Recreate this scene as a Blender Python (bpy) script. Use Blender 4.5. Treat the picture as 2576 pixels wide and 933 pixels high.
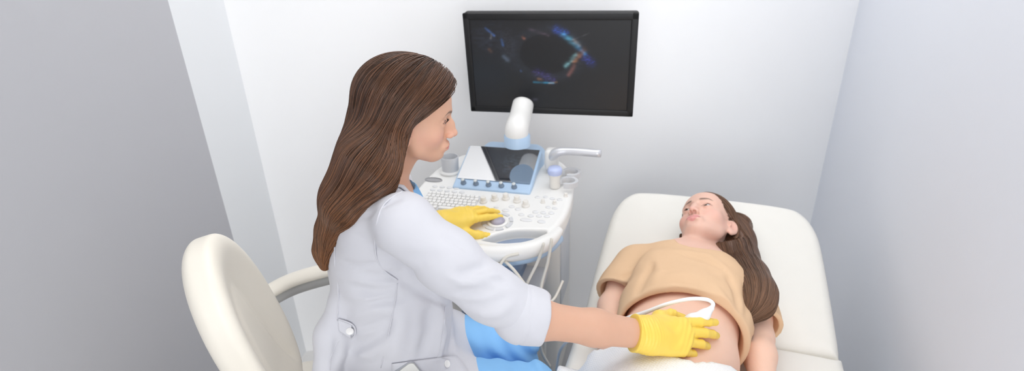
import bpy, bmesh, math, random
import numpy as np
from mathutils import Vector, Matrix

for o in list(bpy.data.objects):
    bpy.data.objects.remove(o)
random.seed(7)
np.random.seed(7)
SC = bpy.context.scene
COL = SC.collection

# ------------------------------------------------------------------ camera
F_PX, IMG_W, IMG_H = 1415.0, 2576.0, 933.0
CAM = np.array([0.0, 0.0, 1.62])
_d = np.array([102.0, 3053.0, F_PX]); _d /= np.linalg.norm(_d)      # world "down" seen by the camera
_f = np.array([0, 0, 1.0]) - _d * _d[2]; _f /= np.linalg.norm(_f)
_r = np.cross(_f, -_d)
if _r[0] < 0:
    _r = -_r
CR = np.array([_r, _f, -_d])                                        # rows: world axes in camera space (x right, y down, z forward)

cam_data = bpy.data.cameras.new('camera')
cam_data.sensor_width = 36.0
cam_data.lens = 36.0 * F_PX / IMG_W
cam_data.clip_start = 0.02
cam = bpy.data.objects.new('camera', cam_data)
COL.objects.link(cam)
m = Matrix.Identity(4)
cx_, cy_, cz_ = CR[:, 0], -CR[:, 1], -CR[:, 2]
for i in range(3):
    m[i][0], m[i][1], m[i][2], m[i][3] = cx_[i], cy_[i], cz_[i], CAM[i]
cam.matrix_world = m
cam_data.dof.use_dof = True
cam_data.dof.focus_distance = 1.16
cam_data.dof.aperture_fstop = 3.2
SC.camera = cam

def ray(x, y):
    return CR @ np.array([(x - IMG_W / 2) / F_PX, (y - IMG_H / 2) / F_PX, 1.0])
def at_d(x, y, d):
    """the point of the room that lies d metres deep along the sight line of an image point"""
    return CAM + ray(x, y) * d
def at_z(x, y, z):
    r = ray(x, y)
    return CAM + r * ((z - CAM[2]) / r[2])

# ------------------------------------------------------------------ light
world = bpy.data.worlds.new('world'); SC.world = world
world.use_nodes = True
bg = world.node_tree.nodes['Background']
bg.inputs[0].default_value = (0.93, 0.96, 1.0, 1); bg.inputs[1].default_value = 0.25

def area(name, loc, target, sx, sy, power, color=(1, 1, 1)):
    l = bpy.data.lights.new(name, 'AREA'); l.shape = 'RECTANGLE'; l.size = sx; l.size_y = sy
    l.energy = power; l.color = color
    o = bpy.data.objects.new(name, l); COL.objects.link(o)
    o.location = loc
    o.rotation_euler = (Vector(target) - Vector(loc)).to_track_quat('-Z', 'Y').to_euler()
    return o
area('ceiling_lamp_light', (0.40, 1.15, 2.62), (0.40, 1.151, 0), 1.7, 2.1, 9.5, (1.0, 0.985, 0.96))
wl = area('front_fill_light', (-0.15, -2.2, 1.35), (0.55, 2.0, 0.8), 1.9, 2.2, 23, (0.97, 0.985, 1.0))  # added soft fill from behind the camera, no window stands there
wl.data.spread = math.radians(110)

SC.view_settings.view_transform = 'Standard'
SC.view_settings.look = 'None'
SC.view_settings.gamma = 1.0
SC.view_settings.use_curve_mapping = False
SC.view_settings.exposure = 0.10
SC.cycles.use_denoising = True
SC.cycles.max_bounces = 16
SC.cycles.diffuse_bounces = 12

# ------------------------------------------------------------------ materials
def mat(name, color=(0.8, 0.8, 0.8), rough=0.5, spec=0.5, metal=0.0, attr=None, noise=None, bump=None,
        sss=0.0, emit=None, coat=0.0, trans=0.0, ior=None, aniso=None, sheen=0.0):
    mt = bpy.data.materials.new(name); mt.use_nodes = True
    nt = mt.node_tree; b = nt.nodes['Principled BSDF']
    b.inputs['Base Color'].default_value = (*color, 1)
    b.inputs['Roughness'].default_value = rough
    b.inputs['Specular IOR Level'].default_value = spec
    b.inputs['Metallic'].default_value = metal
    b.inputs['Coat Weight'].default_value = coat
    b.inputs['Transmission Weight'].default_value = trans
    b.inputs['Sheen Weight'].default_value = sheen
    if ior: b.inputs['IOR'].default_value = ior
    tc = nt.nodes.new('ShaderNodeTexCoord')
    src = None
    if attr:
        a = nt.nodes.new('ShaderNodeAttribute'); a.attribute_name = attr
        src = a.outputs['Color']
        nt.links.new(src, b.inputs['Base Color'])
    if noise:                                    # (scale, amount): slight colour variation
        n = nt.nodes.new('ShaderNodeTexNoise'); n.inputs['Scale'].default_value = noise[0]
        n.inputs['Detail'].default_value = 4
        nt.links.new(tc.outputs['Object'], n.inputs['Vector'])
        mr = nt.nodes.new('ShaderNodeMapRange')
        mr.inputs['To Min'].default_value = 1 - noise[1]; mr.inputs['To Max'].default_value = 1 + noise[1]
        nt.links.new(n.outputs['Fac'], mr.inputs['Value'])
        mx = nt.nodes.new('ShaderNodeVectorMath'); mx.operation = 'SCALE'
        if src is not None: nt.links.new(src, mx.inputs[0])
        else: mx.inputs[0].default_value = color
        nt.links.new(mr.outputs['Result'], mx.inputs['Scale'])
        nt.links.new(mx.outputs[0], b.inputs['Base Color'])
    if bump:                                     # (scale, strength, distance[, stretch])
        n = nt.nodes.new('ShaderNodeTexNoise'); n.inputs['Scale'].default_value = bump[0]
        n.inputs['Detail'].default_value = 3
        if len(bump) > 3:
            mp = nt.nodes.new('ShaderNodeMapping'); mp.inputs['Scale'].default_value = bump[3]
            nt.links.new(tc.outputs['Object'], mp.inputs['Vector']); nt.links.new(mp.outputs[0], n.inputs['Vector'])
        else:
            nt.links.new(tc.outputs['Object'], n.inputs['Vector'])
        bp = nt.nodes.new('ShaderNodeBump'); bp.inputs['Strength'].default_value = bump[1]; bp.inputs['Distance'].default_value = bump[2]
        nt.links.new(n.outputs['Fac'], bp.inputs['Height']); nt.links.new(bp.outputs[0], b.inputs['Normal'])
    if sss:
        b.inputs['Subsurface Weight'].default_value = sss
        b.inputs['Subsurface Radius'].default_value = (1.0, 0.35, 0.2)
        b.inputs['Subsurface Scale'].default_value = 0.008
    if emit:                                     # (colour or attribute name, strength)
        if isinstance(emit[0], str):
            a = nt.nodes.new('ShaderNodeAttribute'); a.attribute_name = emit[0]
            nt.links.new(a.outputs['Color'], b.inputs['Emission Color'])
        else:
            b.inputs['Emission Color'].default_value = (*emit[0], 1)
        b.inputs['Emission Strength'].default_value = emit[1]
    return mt

M = {}
M['wall'] = mat('wall_paint', (0.925, 0.925, 0.925), 0.7, 0.3, bump=(90, 0.06, 0.002))
M['wall_left_shade'] = mat('shaded_left_wall_paint', (0.50, 0.50, 0.525), 0.7, 0.3, bump=(90, 0.06, 0.002))  # shade on the left wall put into its colour as a darker grey
M['wall_right_shade'] = mat('shaded_right_wall_paint', (0.76, 0.785, 0.84), 0.7, 0.3, bump=(90, 0.06, 0.002))  # dimness of the right wall painted in as a duller, bluish white
M['strip'] = mat('cool_white_paint', (0.80, 0.815, 0.83), 0.7, 0.3, bump=(90, 0.06, 0.002))
M['floor'] = mat('floor_vinyl', (0.72, 0.71, 0.70), 0.4, 0.5, noise=(9, 0.05))
M['ceiling'] = mat('ceiling_paint', (0.9, 0.9, 0.9), 0.8, 0.2)
M['lamp'] = mat('lamp_diffuser', (0.9, 0.9, 0.9), 0.5, emit=((1, 1, 0.98), 1.0))
M['lamp_frame'] = mat('lamp_frame', (0.8, 0.8, 0.8), 0.4, metal=0.3)
M['upholstery'] = mat('cream_leatherette', (0.82, 0.80, 0.745), 0.42, 0.4, noise=(14, 0.02), bump=(420, 0.12, 0.0006))
M['chair_cream'] = mat('cream_chair_leather', (0.90, 0.85, 0.75), 0.38, 0.45, noise=(10, 0.02), bump=(380, 0.1, 0.0006))
M['grey_plastic'] = mat('grey_plastic', (0.42, 0.42, 0.41), 0.45)
M['white_plastic'] = mat('white_plastic', (0.80, 0.795, 0.775), 0.38, 0.5)
M['warm_plastic'] = mat('warm_white_plastic', (0.77, 0.745, 0.70), 0.4, 0.5)
M['light_grey'] = mat('light_grey_plastic', (0.62, 0.63, 0.65), 0.4)
M['mid_grey'] = mat('mid_grey_plastic', (0.36, 0.36, 0.37), 0.5)
M['dark_grey'] = mat('dark_grey_plastic', (0.1, 0.1, 0.11), 0.5)
M['blue_plastic'] = mat('blue_grey_plastic', (0.43, 0.58, 0.76), 0.35, 0.5)
M['deep_blue'] = mat('deep_blue_plastic', (0.2, 0.28, 0.42), 0.45)
M['well_blue'] = mat('slate_blue_tray', (0.25, 0.31, 0.42), 0.5)
M['purple_grey'] = mat('purple_grey_ball', (0.36, 0.34, 0.41), 0.25)
M['monitor_black'] = mat('monitor_black_plastic', (0.016, 0.016, 0.017), 0.5, 0.3)
M['screen'] = mat('monitor_screen', (0.012, 0.012, 0.013), 0.35, 0.3, emit=('img', 1.0))
M['touch'] = mat('touch_screen_glass', (0.02, 0.022, 0.03), 0.06, 1.0, emit=('img', 1.0), coat=1.0)
M['cable'] = mat('ivory_cable', (0.70, 0.67, 0.60), 0.45)
M['probe_white'] = mat('probe_white', (0.85, 0.85, 0.84), 0.3)
M['probe_purple'] = mat('probe_lilac', (0.48, 0.55, 0.80), 0.35)
M['metal'] = mat('brushed_metal', (0.6, 0.61, 0.63), 0.3, metal=0.9)
M['steel'] = mat('satin_silver', (0.66, 0.67, 0.70), 0.35, metal=0.35)
M['paper'] = mat('white_paper_sheet', (0.85, 0.85, 0.855), 0.75, 0.2, bump=(260, 0.3, 0.001, (1, 1, 1)))
M['skin'] = mat('skin', (0.8, 0.55, 0.43), 0.5, 0.35, attr='col', noise=(60, 0.025), bump=(500, 0.1, 0.0006), sss=0.12)
M['eye'] = mat('eye', (0.8, 0.8, 0.8), 0.12, 0.6, attr='col')
M['coat'] = mat('white_coat_cotton', (0.62, 0.62, 0.66), 0.75, 0.2, bump=(700, 0.15, 0.0005), sheen=0.1)
M['button'] = mat('white_button', (0.82, 0.81, 0.8), 0.3)
M['scrub'] = mat('blue_scrub_cotton', (0.24, 0.50, 0.83), 0.8, 0.2, bump=(700, 0.15, 0.0005))
M['tshirt'] = mat('peach_cotton', (0.73, 0.50, 0.315), 0.85, 0.15, bump=(800, 0.15, 0.0005), noise=(30, 0.02))
M['glove'] = mat('yellow_nitrile', (0.87, 0.615, 0.10), 0.42, 0.45, noise=(25, 0.05), bump=(120, 0.12, 0.001))
M['hair'] = mat('brown_hair', (0.10, 0.045, 0.022), 0.38, 0.5, attr='col', bump=(60, 0.3, 0.002))
M['phone'] = mat('phone_white', (0.75, 0.75, 0.72), 0.25)

# ------------------------------------------------------------------ object helpers
def new_mesh(name, verts, faces, material=None, parent=None, smooth=True, cols=None, uv=None):
    me = bpy.data.meshes.new(name)
    verts = np.asarray(verts, dtype=np.float32)
    if isinstance(faces, np.ndarray):
        nf, k = faces.shape
        me.vertices.add(len(verts)); me.vertices.foreach_set('co', verts.ravel())
        me.loops.add(nf * k); me.loops.foreach_set('vertex_index', faces.astype(np.int32).ravel())
        me.polygons.add(nf)
        me.polygons.foreach_set('loop_start', np.arange(0, nf * k, k, dtype=np.int32))
        me.polygons.foreach_set('loop_total', np.full(nf, k, dtype=np.int32))
        me.update(calc_edges=True)
        me.validate()
    else:
        me.from_pydata([tuple(map(float, v)) for v in verts], [], faces)
        me.update()
    if smooth:
        me.polygons.foreach_set('use_smooth', np.ones(len(me.polygons), dtype=bool))
    if cols is not None:
        for nm, c in (cols.items() if isinstance(cols, dict) else [('col', cols)]):
            at = me.attributes.new(nm, 'FLOAT_COLOR', 'POINT')
            c4 = np.ones((len(verts), 4), dtype=np.float32); c4[:, :3] = c
            at.data.foreach_set('color', c4.ravel())
    o = bpy.data.objects.new(name, me); COL.objects.link(o)
    if material is not None:
        me.materials.append(material)
    if parent is not None:
        attach(o, parent)
    return o

def attach(o, parent):
    """parent without moving"""
    bpy_w = world_matrix(o)
    o.parent = parent
    o.matrix_parent_inverse = Matrix.Identity(4)
    o.matrix_basis = world_matrix(parent).inverted() @ bpy_w
def world_matrix(o):
    mm = o.matrix_basis.copy()
    p = o.parent
    while p:
        mm = p.matrix_basis @ mm
        p = p.parent
    return mm

def thing(name, label, cat, loc=(0, 0, 0), rotz=0.0, group=None):
    o = bpy.data.objects.new(name, None); COL.objects.link(o)
    o.empty_display_size = 0.05
    o.location = loc; o.rotation_euler = (0, 0, rotz)
    return tag(o, label, cat, group)
def tag(o, label, cat, group=None):
    o['label'] = label; o['category'] = cat
    if group: o['group'] = group
    return o

def obj_bm(name, bm, material, parent=None, smooth=True, local=True, sharp=None):
    """link a bmesh; its coordinates are the parent's own when local"""
    me = bpy.data.meshes.new(name)
    bm.normal_update()
    bm.to_mesh(me); bm.free()
    if smooth:
        me.polygons.foreach_set('use_smooth', np.ones(len(me.polygons), dtype=bool))
        if sharp:
            me.set_sharp_from_angle(angle=math.radians(sharp))
    o = bpy.data.objects.new(name, me); COL.objects.link(o)
    me.materials.append(material)
    if parent is not None:
        if local:
            o.parent = parent
        else:
            attach(o, parent)
    return o

def bm_box(bm, c, s, bevel=0.0, seg=3, rot=None):
    r = bmesh.ops.create_cube(bm, size=1.0)
    vs = r['verts']
    bmesh.ops.scale(bm, vec=s, verts=vs)
    if bevel > 0:
        es = list({e for v in vs for e in v.link_edges})
        rb = bmesh.ops.bevel(bm, geom=es, offset=bevel, segments=seg, profile=0.5, affect='EDGES')
        vs = list({v for f in rb['faces'] for v in f.verts} | {v for v in vs if v.is_valid})
    mt = Matrix.Translation(Vector(c))
    if rot is not None: mt = mt @ rot.to_4x4()
    bmesh.ops.transform(bm, matrix=mt, verts=vs)
    return vs

def bm_lathe(bm, prof, n=32, mat4=None, cap=True):
    """prof: list of (r, z), turned about z"""
    rings = []
    for r, z in prof:
        if r < 1e-6:
            rings.append([bm.verts.new((0, 0, z))])
        else:
            rings.append([bm.verts.new((r * math.cos(2 * math.pi * i / n), r * math.sin(2 * math.pi * i / n), z)) for i in range(n)])
    for a, b in zip(rings, rings[1:]):
        for i in range(n):
            j = (i + 1) % n
            if len(a) == 1 and len(b) == 1: continue
            if len(a) == 1: bm.faces.new((a[0], b[j], b[i]))
            elif len(b) == 1: bm.faces.new((a[i], a[j], b[0]))
            else: bm.faces.new((a[i], a[j], b[j], b[i]))
    if cap:
        if len(rings[0]) > 2: bm.faces.new(list(reversed(rings[0])))
        if len(rings[-1]) > 2: bm.faces.new(rings[-1])
    vs = [v for r in rings for v in r]
    if mat4 is not None: bmesh.ops.transform(bm, matrix=mat4, verts=vs)
    return vs

def smooth_path(pts, n=8):
    """Catmull-Rom through the points"""
    p = np.asarray(pts, float)
    p = np.vstack([2 * p[0] - p[1], p, 2 * p[-1] - p[-2]])
    out = []
    for i in range(1, len(p) - 2):
        for t in np.linspace(0, 1, n, endpoint=False):
            a, b, c, d = p[i - 1:i + 3]
            out.append(0.5 * ((2 * b) + (c - a) * t + (2 * a - 5 * b + 4 * c - d) * t * t + (3 * b - a - 3 * c + d) * t ** 3))
    out.append(p[-2])
    return np.array(out)

def tube_mesh(path, rad, n=10, cap=True, flat=None):
    """verts, faces of a tube along a path; rad scalar or array; flat = (axis vector, factor)"""
    path = np.asarray(path, float); N = len(path)
    rad = np.broadcast_to(np.asarray(rad, float), (N,))
    tan = np.gradient(path, axis=0); tan /= np.linalg.norm(tan, axis=1)[:, None] + 1e-12
    ref = np.array([0, 0, 1.0]) if abs(tan[0][2]) < 0.9 else np.array([1.0, 0, 0])
    u = np.cross(tan[0], ref); u /= np.linalg.norm(u)
    V = []
    for i in range(N):
        u = u - tan[i] * (u @ tan[i]); u /= np.linalg.norm(u)
        w = np.cross(tan[i], u)
        for k in range(n):
            a = 2 * math.pi * k / n
            V.append(path[i] + rad[i] * (u * math.cos(a) + w * math.sin(a)))
    Fc = []
    for i in range(N - 1):
        for k in range(n):
            j = (k + 1) % n
            Fc.append((i * n + k, i * n + j, (i + 1) * n + j, (i + 1) * n + k))
    if cap:
        Fc.append(tuple(reversed(range(n)))); Fc.append(tuple(range((N - 1) * n, N * n)))
    return V, Fc

def tube(name, pts, rad, material, parent=None, n=10, sub=8, raw=False, local=False):
    path = np.asarray(pts, float) if raw else smooth_path(pts, sub)
    if not np.isscalar(rad):
        rad = np.interp(np.linspace(0, 1, len(path)), np.linspace(0, 1, len(rad)), rad)
    V, Fc = tube_mesh(path, rad, n)
    if local:
        o = new_mesh(name, V, Fc, material); o.parent = parent
        return o
    return new_mesh(name, V, Fc, material, parent)
# ------------------------------------------------------------------ solid modelling: smooth distance fields meshed by surface nets
class Solid:
    def __init__(s):
        s.ops = []; s.T = np.zeros(3); s.R = np.eye(3); s.sc = 1.0
    def frame(s, T=(0, 0, 0), R=np.eye(3), sc=1.0):
        s.T = np.asarray(T, float); s.R = np.asarray(R, float); s.sc = sc
        return s
    def P(s, p): return s.T + s.R @ (np.asarray(p, float) * s.sc)
    def loc(s, X): return ((X - s.T.astype(np.float32)) @ s.R.astype(np.float32)) / s.sc
    def add(s, f, k=0.02, op='u'):
        s.ops.append((op, f, max(k * s.sc, 1e-6))); return s
    def cone(s, a, b, ra, rb=None, k=0.02, op='u', flat=None):
        rb = ra if rb is None else rb
        A, B = s.P(a).astype(np.float32), s.P(b).astype(np.float32); ra *= s.sc; rb *= s.sc
        ab = B - A; L2 = float(ab @ ab) + 1e-12
        if flat is not None:
            n = (s.R @ np.asarray(flat[0], float)); n = (n / np.linalg.norm(n)).astype(np.float32); q = np.float32(1 / flat[1] - 1); mn = min(1.0, flat[1])
        def f(X):
            ap = X - A
            t = np.clip((ap @ ab) / L2, 0, 1)
            d = ap - t[:, None] * ab
            if flat is not None:
                d = d + (d @ n)[:, None] * n * q
                return (np.sqrt((d * d).sum(1)) - (ra + (rb - ra) * t)) * mn
            return np.sqrt((d * d).sum(1)) - (ra + (rb - ra) * t)
        return s.add(f, k, op)
    def chain(s, pts, rads, k=0.02, op='u', flat=None):
        for i in range(len(pts) - 1):
            s.cone(pts[i], pts[i + 1], rads[i], rads[i + 1], k, op, flat)
        return s
    def ell(s, c, r, k=0.02, op='u', R=None):
        C = s.P(c).astype(np.float32); Q = (s.R @ (np.eye(3) if R is None else np.asarray(R))).astype(np.float32)
        r = (np.asarray(r, float) * s.sc).astype(np.float32)
        def f(X):
            l = (X - C) @ Q
            a = l / r; k0 = np.sqrt((a * a).sum(1)); b = a / r; k1 = np.sqrt((b * b).sum(1))
            return k0 * (k0 - 1) / (k1 + 1e-6) - (k0 < 1e-3) * r.min()
        return s.add(f, k, op)
    def box(s, c, h, r=0.01, k=0.01, op='u', R=None):
        C = s.P(c).astype(np.float32); Q = (s.R @ (np.eye(3) if R is None else np.asarray(R))).astype(np.float32)
        h = (np.asarray(h, float) * s.sc - r * s.sc).astype(np.float32); r = r * s.sc
        def f(X):
            q = np.abs((X - C) @ Q) - h
            return np.sqrt((np.maximum(q, 0) ** 2).sum(1)) + np.minimum(q.max(1), 0) - r
        return s.add(f, k, op)
    def half(s, p, n, k=0.004, op='i'):
        """keep the side the normal points away from (op i)"""
        Pp = s.P(p).astype(np.float32); n = s.R @ np.asarray(n, float); n = (n / np.linalg.norm(n)).astype(np.float32)
        return s.add(lambda X: (X - Pp) @ n, k, op)
    def warp(s, f):
        s.ops.append(('f', f, 0)); return s
    def eval(s, X, act=None):
        D = np.full(len(X), 1.0, np.float32)
        for i, (op, f, k) in enumerate(s.ops):
            if act is not None and not act[i]: continue
            if op == 'f':
                D = D + f(X, D).astype(np.float32); continue
            d = f(X).astype(np.float32)
            if op == 'u':
                h = np.maximum(k - np.abs(D - d), 0) / k; D = np.minimum(D, d) - h * h * k * 0.25
            elif op == 's':
                h = np.maximum(k - np.abs(D + d), 0) / k; D = np.maximum(D, -d) + h * h * k * 0.25
            else:
                h = np.maximum(k - np.abs(D - d), 0) / k; D = np.maximum(D, d) + h * h * k * 0.25
        return D
    def active(s, c, rad):
        """ops that can matter inside a ball"""
        c = np.asarray(c, np.float32)[None]
        vals = [None if op == 'f' else float(f(c)[0]) for op, f, k in s.ops]
        best = min([v for (op, f, k), v in zip(s.ops, vals) if op == 'u'] + [9.0])
        out = []
        for (op, f, k), v in zip(s.ops, vals):
            if op == 'f': out.append(True)
            elif op == 'u': out.append(v - rad < best + rad + 2 * k + 0.02)
            elif op == 's': out.append(v < rad + 2 * k + 0.01)
            else: out.append(True)
        return out
    def grad(s, X, e=1e-3):
        g = np.stack([s.eval(X + np.array(v, np.float32) * e) - s.eval(X - np.array(v, np.float32) * e) for v in np.eye(3)], 1)
        return g / (np.linalg.norm(g, axis=1)[:, None] + 1e-9)
    def hit(s, x, y, d0=0.5, d1=3.0, off=0.0):
        """the surface point met by the sight line of an image point"""
        r = ray(x, y); d = d0
        for _ in range(300):
            p = (CAM + r * d).astype(np.float32)
            v = float(s.eval(p[None])[0]) - off
            if abs(v) < 2e-4: break
            d += v * 0.6 / np.linalg.norm(r)
            if d > d1: return None
        return CAM + r * d

def mesh_solid(s, lo, hi, h):
    lo = np.asarray(lo, float); hi = np.asarray(hi, float)
    n1 = np.ceil((hi - lo) / (32 * h)).astype(int)
    NN = n1 * 32 + 2
    g = np.arange(9)
    G = np.stack(np.meshgrid(g, g, g, indexing='ij'), -1).reshape(-1, 3)
    sub = np.stack(np.meshgrid(*[np.arange(4)] * 3, indexing='ij'), -1).reshape(-1, 3)
    vk, vp, ek = [], [], []
    corners = np.array([[i, j, k] for i in (0, 1) for j in (0, 1) for k in (0, 1)])
    edges = [(a, b) for a in range(8) for b in range(a + 1, 8) if np.abs(corners[a] - corners[b]).sum() == 1]
    for I in np.ndindex(*n1):
        I = np.array(I)
        c = lo + (I * 32 + 16) * h; R1 = 32 * h * 0.87
        act = s.active(c, R1)
        if abs(float(s.eval(c[None].astype(np.float32), act)[0])) > R1 * 1.6 + 0.02: continue
        sb = I * 32 + sub * 8
        cc = lo + (sb + 4) * h
        dv = s.eval(cc.astype(np.float32), act)
        sb = sb[np.abs(dv) < 8 * h * 0.87 * 1.7 + 0.006]
        if len(sb) == 0: continue
        idx = sb[:, None, :] + G[None]
        pts = (lo + idx * h).reshape(-1, 3).astype(np.float32)
        V = s.eval(pts, act).reshape(-1, 9, 9, 9)
        V = np.where(V == 0, 1e-9, V)
        Cn = np.stack([V[:, i:i + 8, j:j + 8, k:k + 8] for i, j, k in corners], -1)
        neg = Cn < 0
        mk = neg.any(-1) & ~neg.all(-1)
        if not mk.any(): continue
        b, x, y, z = np.nonzero(mk)
        cv = Cn[b, x, y, z]
        acc = np.zeros((len(b), 3)); cnt = np.zeros(len(b))
        for a, e in edges:
            cr = (cv[:, a] < 0) != (cv[:, e] < 0)
            t = np.where(cr, cv[:, a] / (cv[:, a] - cv[:, e] + 1e-20), 0)
            p = corners[a] + t[:, None] * (corners[e] - corners[a])
            acc += np.where(cr[:, None], p, 0); cnt += cr
        gi = sb[b] + np.stack([x, y, z], 1)
        vk.append((gi[:, 0].astype(np.int64) * NN[1] + gi[:, 1]) * NN[2] + gi[:, 2])
        vp.append(lo + (gi + acc / cnt[:, None]) * h)
        for ax in range(3):
            sl0 = [slice(None)] + [slice(0, 8)] * 3
            sl1 = list(sl0); sl1[ax + 1] = slice(1, 9)
            n0 = V[tuple(sl0)] < 0; n1_ = V[tuple(sl1)] < 0
            b2, x2, y2, z2 = np.nonzero(n0 != n1_)
            gi2 = sb[b2] + np.stack([x2, y2, z2], 1)
            ek.append(np.column_stack([gi2, np.full(len(b2), ax), n0[b2, x2, y2, z2]]))
    if not vk: raise RuntimeError('empty solid')
    K = np.concatenate(vk); Pv = np.concatenate(vp); E = np.concatenate(ek)
    o = np.argsort(K); K = K[o]; Pv = Pv[o]
    faces = []
    for ax in range(3):
        e = E[E[:, 3] == ax]
        a1, a2 = [(1, 2), (2, 0), (0, 1)][ax]
        q = []
        for d1, d2 in ((-1, -1), (0, -1), (0, 0), (-1, 0)):
            c = e[:, :3].copy(); c[:, a1] += d1; c[:, a2] += d2
            kk = (c[:, 0].astype(np.int64) * NN[1] + c[:, 1]) * NN[2] + c[:, 2]
            j = np.clip(np.searchsorted(K, kk), 0, len(K) - 1)
            q.append(np.where(K[j] == kk, j, -1))
        q = np.stack(q, 1); ok = (q >= 0).all(1); q = q[ok]; fl = e[ok, 4] == 0
        q[fl] = q[fl][:, ::-1]
        faces.append(q)
    return Pv, np.concatenate(faces)

def solid_obj(name, s, lo, hi, h, material, parent=None, colf=None):
    V, Fq = mesh_solid(s, lo, hi, h)
    return new_mesh(name, V, Fq, material, parent, cols=None if colf is None else colf(V.astype(np.float32)))

def sstep(a, b, x):
    t = np.clip((x - a) / (b - a), 0, 1); return t * t * (3 - 2 * t)
def seg_dist(X, a, b):
    a = np.asarray(a, np.float32); ab = np.asarray(b, np.float32) - a
    t = np.clip(((X - a) @ ab) / (ab @ ab + 1e-12), 0, 1)
    return np.linalg.norm(X - a - t[:, None] * ab, axis=1), t
def crease(path, amp, w, taper=True):
    """fold along a path: amp > 0 raises a ridge, amp < 0 presses a crease"""
    path = np.asarray(path, float); n = len(path) - 1
    lo = path.min(0) - 4 * w; hi = path.max(0) + 4 * w
    def f(X, D):
        out = np.zeros(len(X), np.float32)
        m = ((X > lo) & (X < hi)).all(1)
        if not m.any(): return out
        Y = X[m]; best = np.full(len(Y), 9.0); bt = np.zeros(len(Y))
        for i in range(n):
            d, t = seg_dist(Y, path[i], path[i + 1])
            u = d < best; best = np.where(u, d, best); bt = np.where(u, (i + t) / n, bt)
        g = np.exp(-(best / w) ** 2)
        if taper: g = g * np.sin(np.pi * np.clip(bt, 0.02, 0.98)) ** 0.6
        out[m] = -amp * g
        return out
    return f

def poly_exact(pts):
    pts = np.asarray(pts, np.float32)
    def f(p):
        d = np.full(len(p), 1e9, np.float32); sg = np.ones(len(p), np.float32)
        n = len(pts)
        for i in range(n):
            a, b = pts[i], pts[i - 1]
            e = b - a; w = p - a
            q = w - e * np.clip((w @ e) / (e @ e), 0, 1)[:, None]
            d = np.minimum(d, (q * q).sum(1))
            c1 = p[:, 1] >= a[1]; c2 = p[:, 1] < b[1]; c3 = e[0] * w[:, 1] > e[1] * w[:, 0]
            fl = (c1 & c2 & c3) | (~c1 & ~c2 & ~c3)
            sg = np.where(fl, -sg, sg)
        return sg * np.sqrt(d)
    return f
def poly_sdf(pts, step=0.003, pad=0.06):
    """signed distance to a 2-D outline, tabulated once"""
    pts = np.asarray(pts, np.float32)
    lo = pts.min(0) - pad; hi = pts.max(0) + pad
    n = np.ceil((hi - lo) / step).astype(int) + 1
    gx, gy = np.meshgrid(lo[0] + np.arange(n[0]) * step, lo[1] + np.arange(n[1]) * step, indexing='ij')
    tab = poly_exact(pts)(np.stack([gx.ravel(), gy.ravel()], 1).astype(np.float32)).reshape(n[0], n[1])
    def f(p):
        q = (p - lo) / step
        c = np.clip(q, 0, n - 1.001)
        ext = np.sqrt((((q - c) * step) ** 2).sum(1))
        i = c.astype(int); a = c - i
        x, y = i[:, 0], i[:, 1]
        return (tab[x, y] * (1 - a[:, 0]) + tab[x + 1, y] * a[:, 0]) * (1 - a[:, 1]) + (tab[x, y + 1] * (1 - a[:, 0]) + tab[x + 1, y + 1] * a[:, 0]) * a[:, 1] + ext
    return f
# ------------------------------------------------------------------ the room
def structure(o): o['kind'] = 'structure'; return o
def prism(name, pts2, z0, z1, material):
    bm = bmesh.new()
    a = [bm.verts.new((x, y, z0)) for x, y in pts2]; b = [bm.verts.new((x, y, z1)) for x, y in pts2]
    n = len(pts2)
    bm.faces.new(list(reversed(a))); bm.faces.new(b)
    for i in range(n):
        bm.faces.new((a[i], a[(i + 1) % n], b[(i + 1) % n], b[i]))
    bmesh.ops.recalc_face_normals(bm, faces=bm.faces)
    return obj_bm(name, bm, material, smooth=False)
E1, E2, RC = (-0.94, 1.65), (-0.90, 1.89), (1.394, 2.30)
LW = (-1.0, -2.2)
RW = (RC[0] - 0.345 * 2.05, RC[1] - 2.05)
structure(prism('floor', [(-1.4, -2.4), (1.7, -2.4), (1.7, 2.6), (-1.4, 2.6)], -0.08, 0.0, M['floor']))
structure(prism('ceiling', [(-1.4, -2.4), (1.7, -2.4), (1.7, 2.6), (-1.4, 2.6)], 2.70, 2.78, M['ceiling']))
structure(prism('wall_back', [E2, RC, (RC[0] + 0.05, RC[1] + 0.12), (E2[0] - 0.05, E2[1] + 0.12)], 0, 2.70, M['wall']))
structure(prism('wall_left', [E1, (E1[0] - 0.1, E1[1]), (LW[0] - 0.1, LW[1]), LW], 0, 2.70, M['wall_left_shade']))
structure(prism('wall_right', [RC, RW, (RW[0] + 0.12, RW[1]), (RC[0] + 0.12, RC[1] + 0.02)], 0, 2.70, M['wall_right_shade']))
structure(prism('wall_entrance', [RW, (RW[0] + 0.32, -2.3), (RW[0] + 0.44, -2.3), (RW[0] + 0.12, RW[1])], 0, 2.70, M['wall']))
structure(prism('trim_1', [E1, E2, (E2[0] - 0.12, E2[1] + 0.02), (E1[0] - 0.12, E1[1])], 0, 2.70, M['strip']))

# ceiling lamp (above the frame)
t = thing('ceiling_lamp', 'square white light panel set in the ceiling above the couch', 'lamp', (0.40, 1.15, 2.70))
bm = bmesh.new(); bm_box(bm, (0, 0, -0.02), (1.8, 2.2, 0.04), 0.008); obj_bm('lamp_frame', bm, M['lamp_frame'], t, sharp=40)
bm = bmesh.new(); bm_box(bm, (0, 0, -0.045), (1.7, 2.1, 0.012), 0.004); obj_bm('diffuser', bm, M['lamp'], t, sharp=40)
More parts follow.
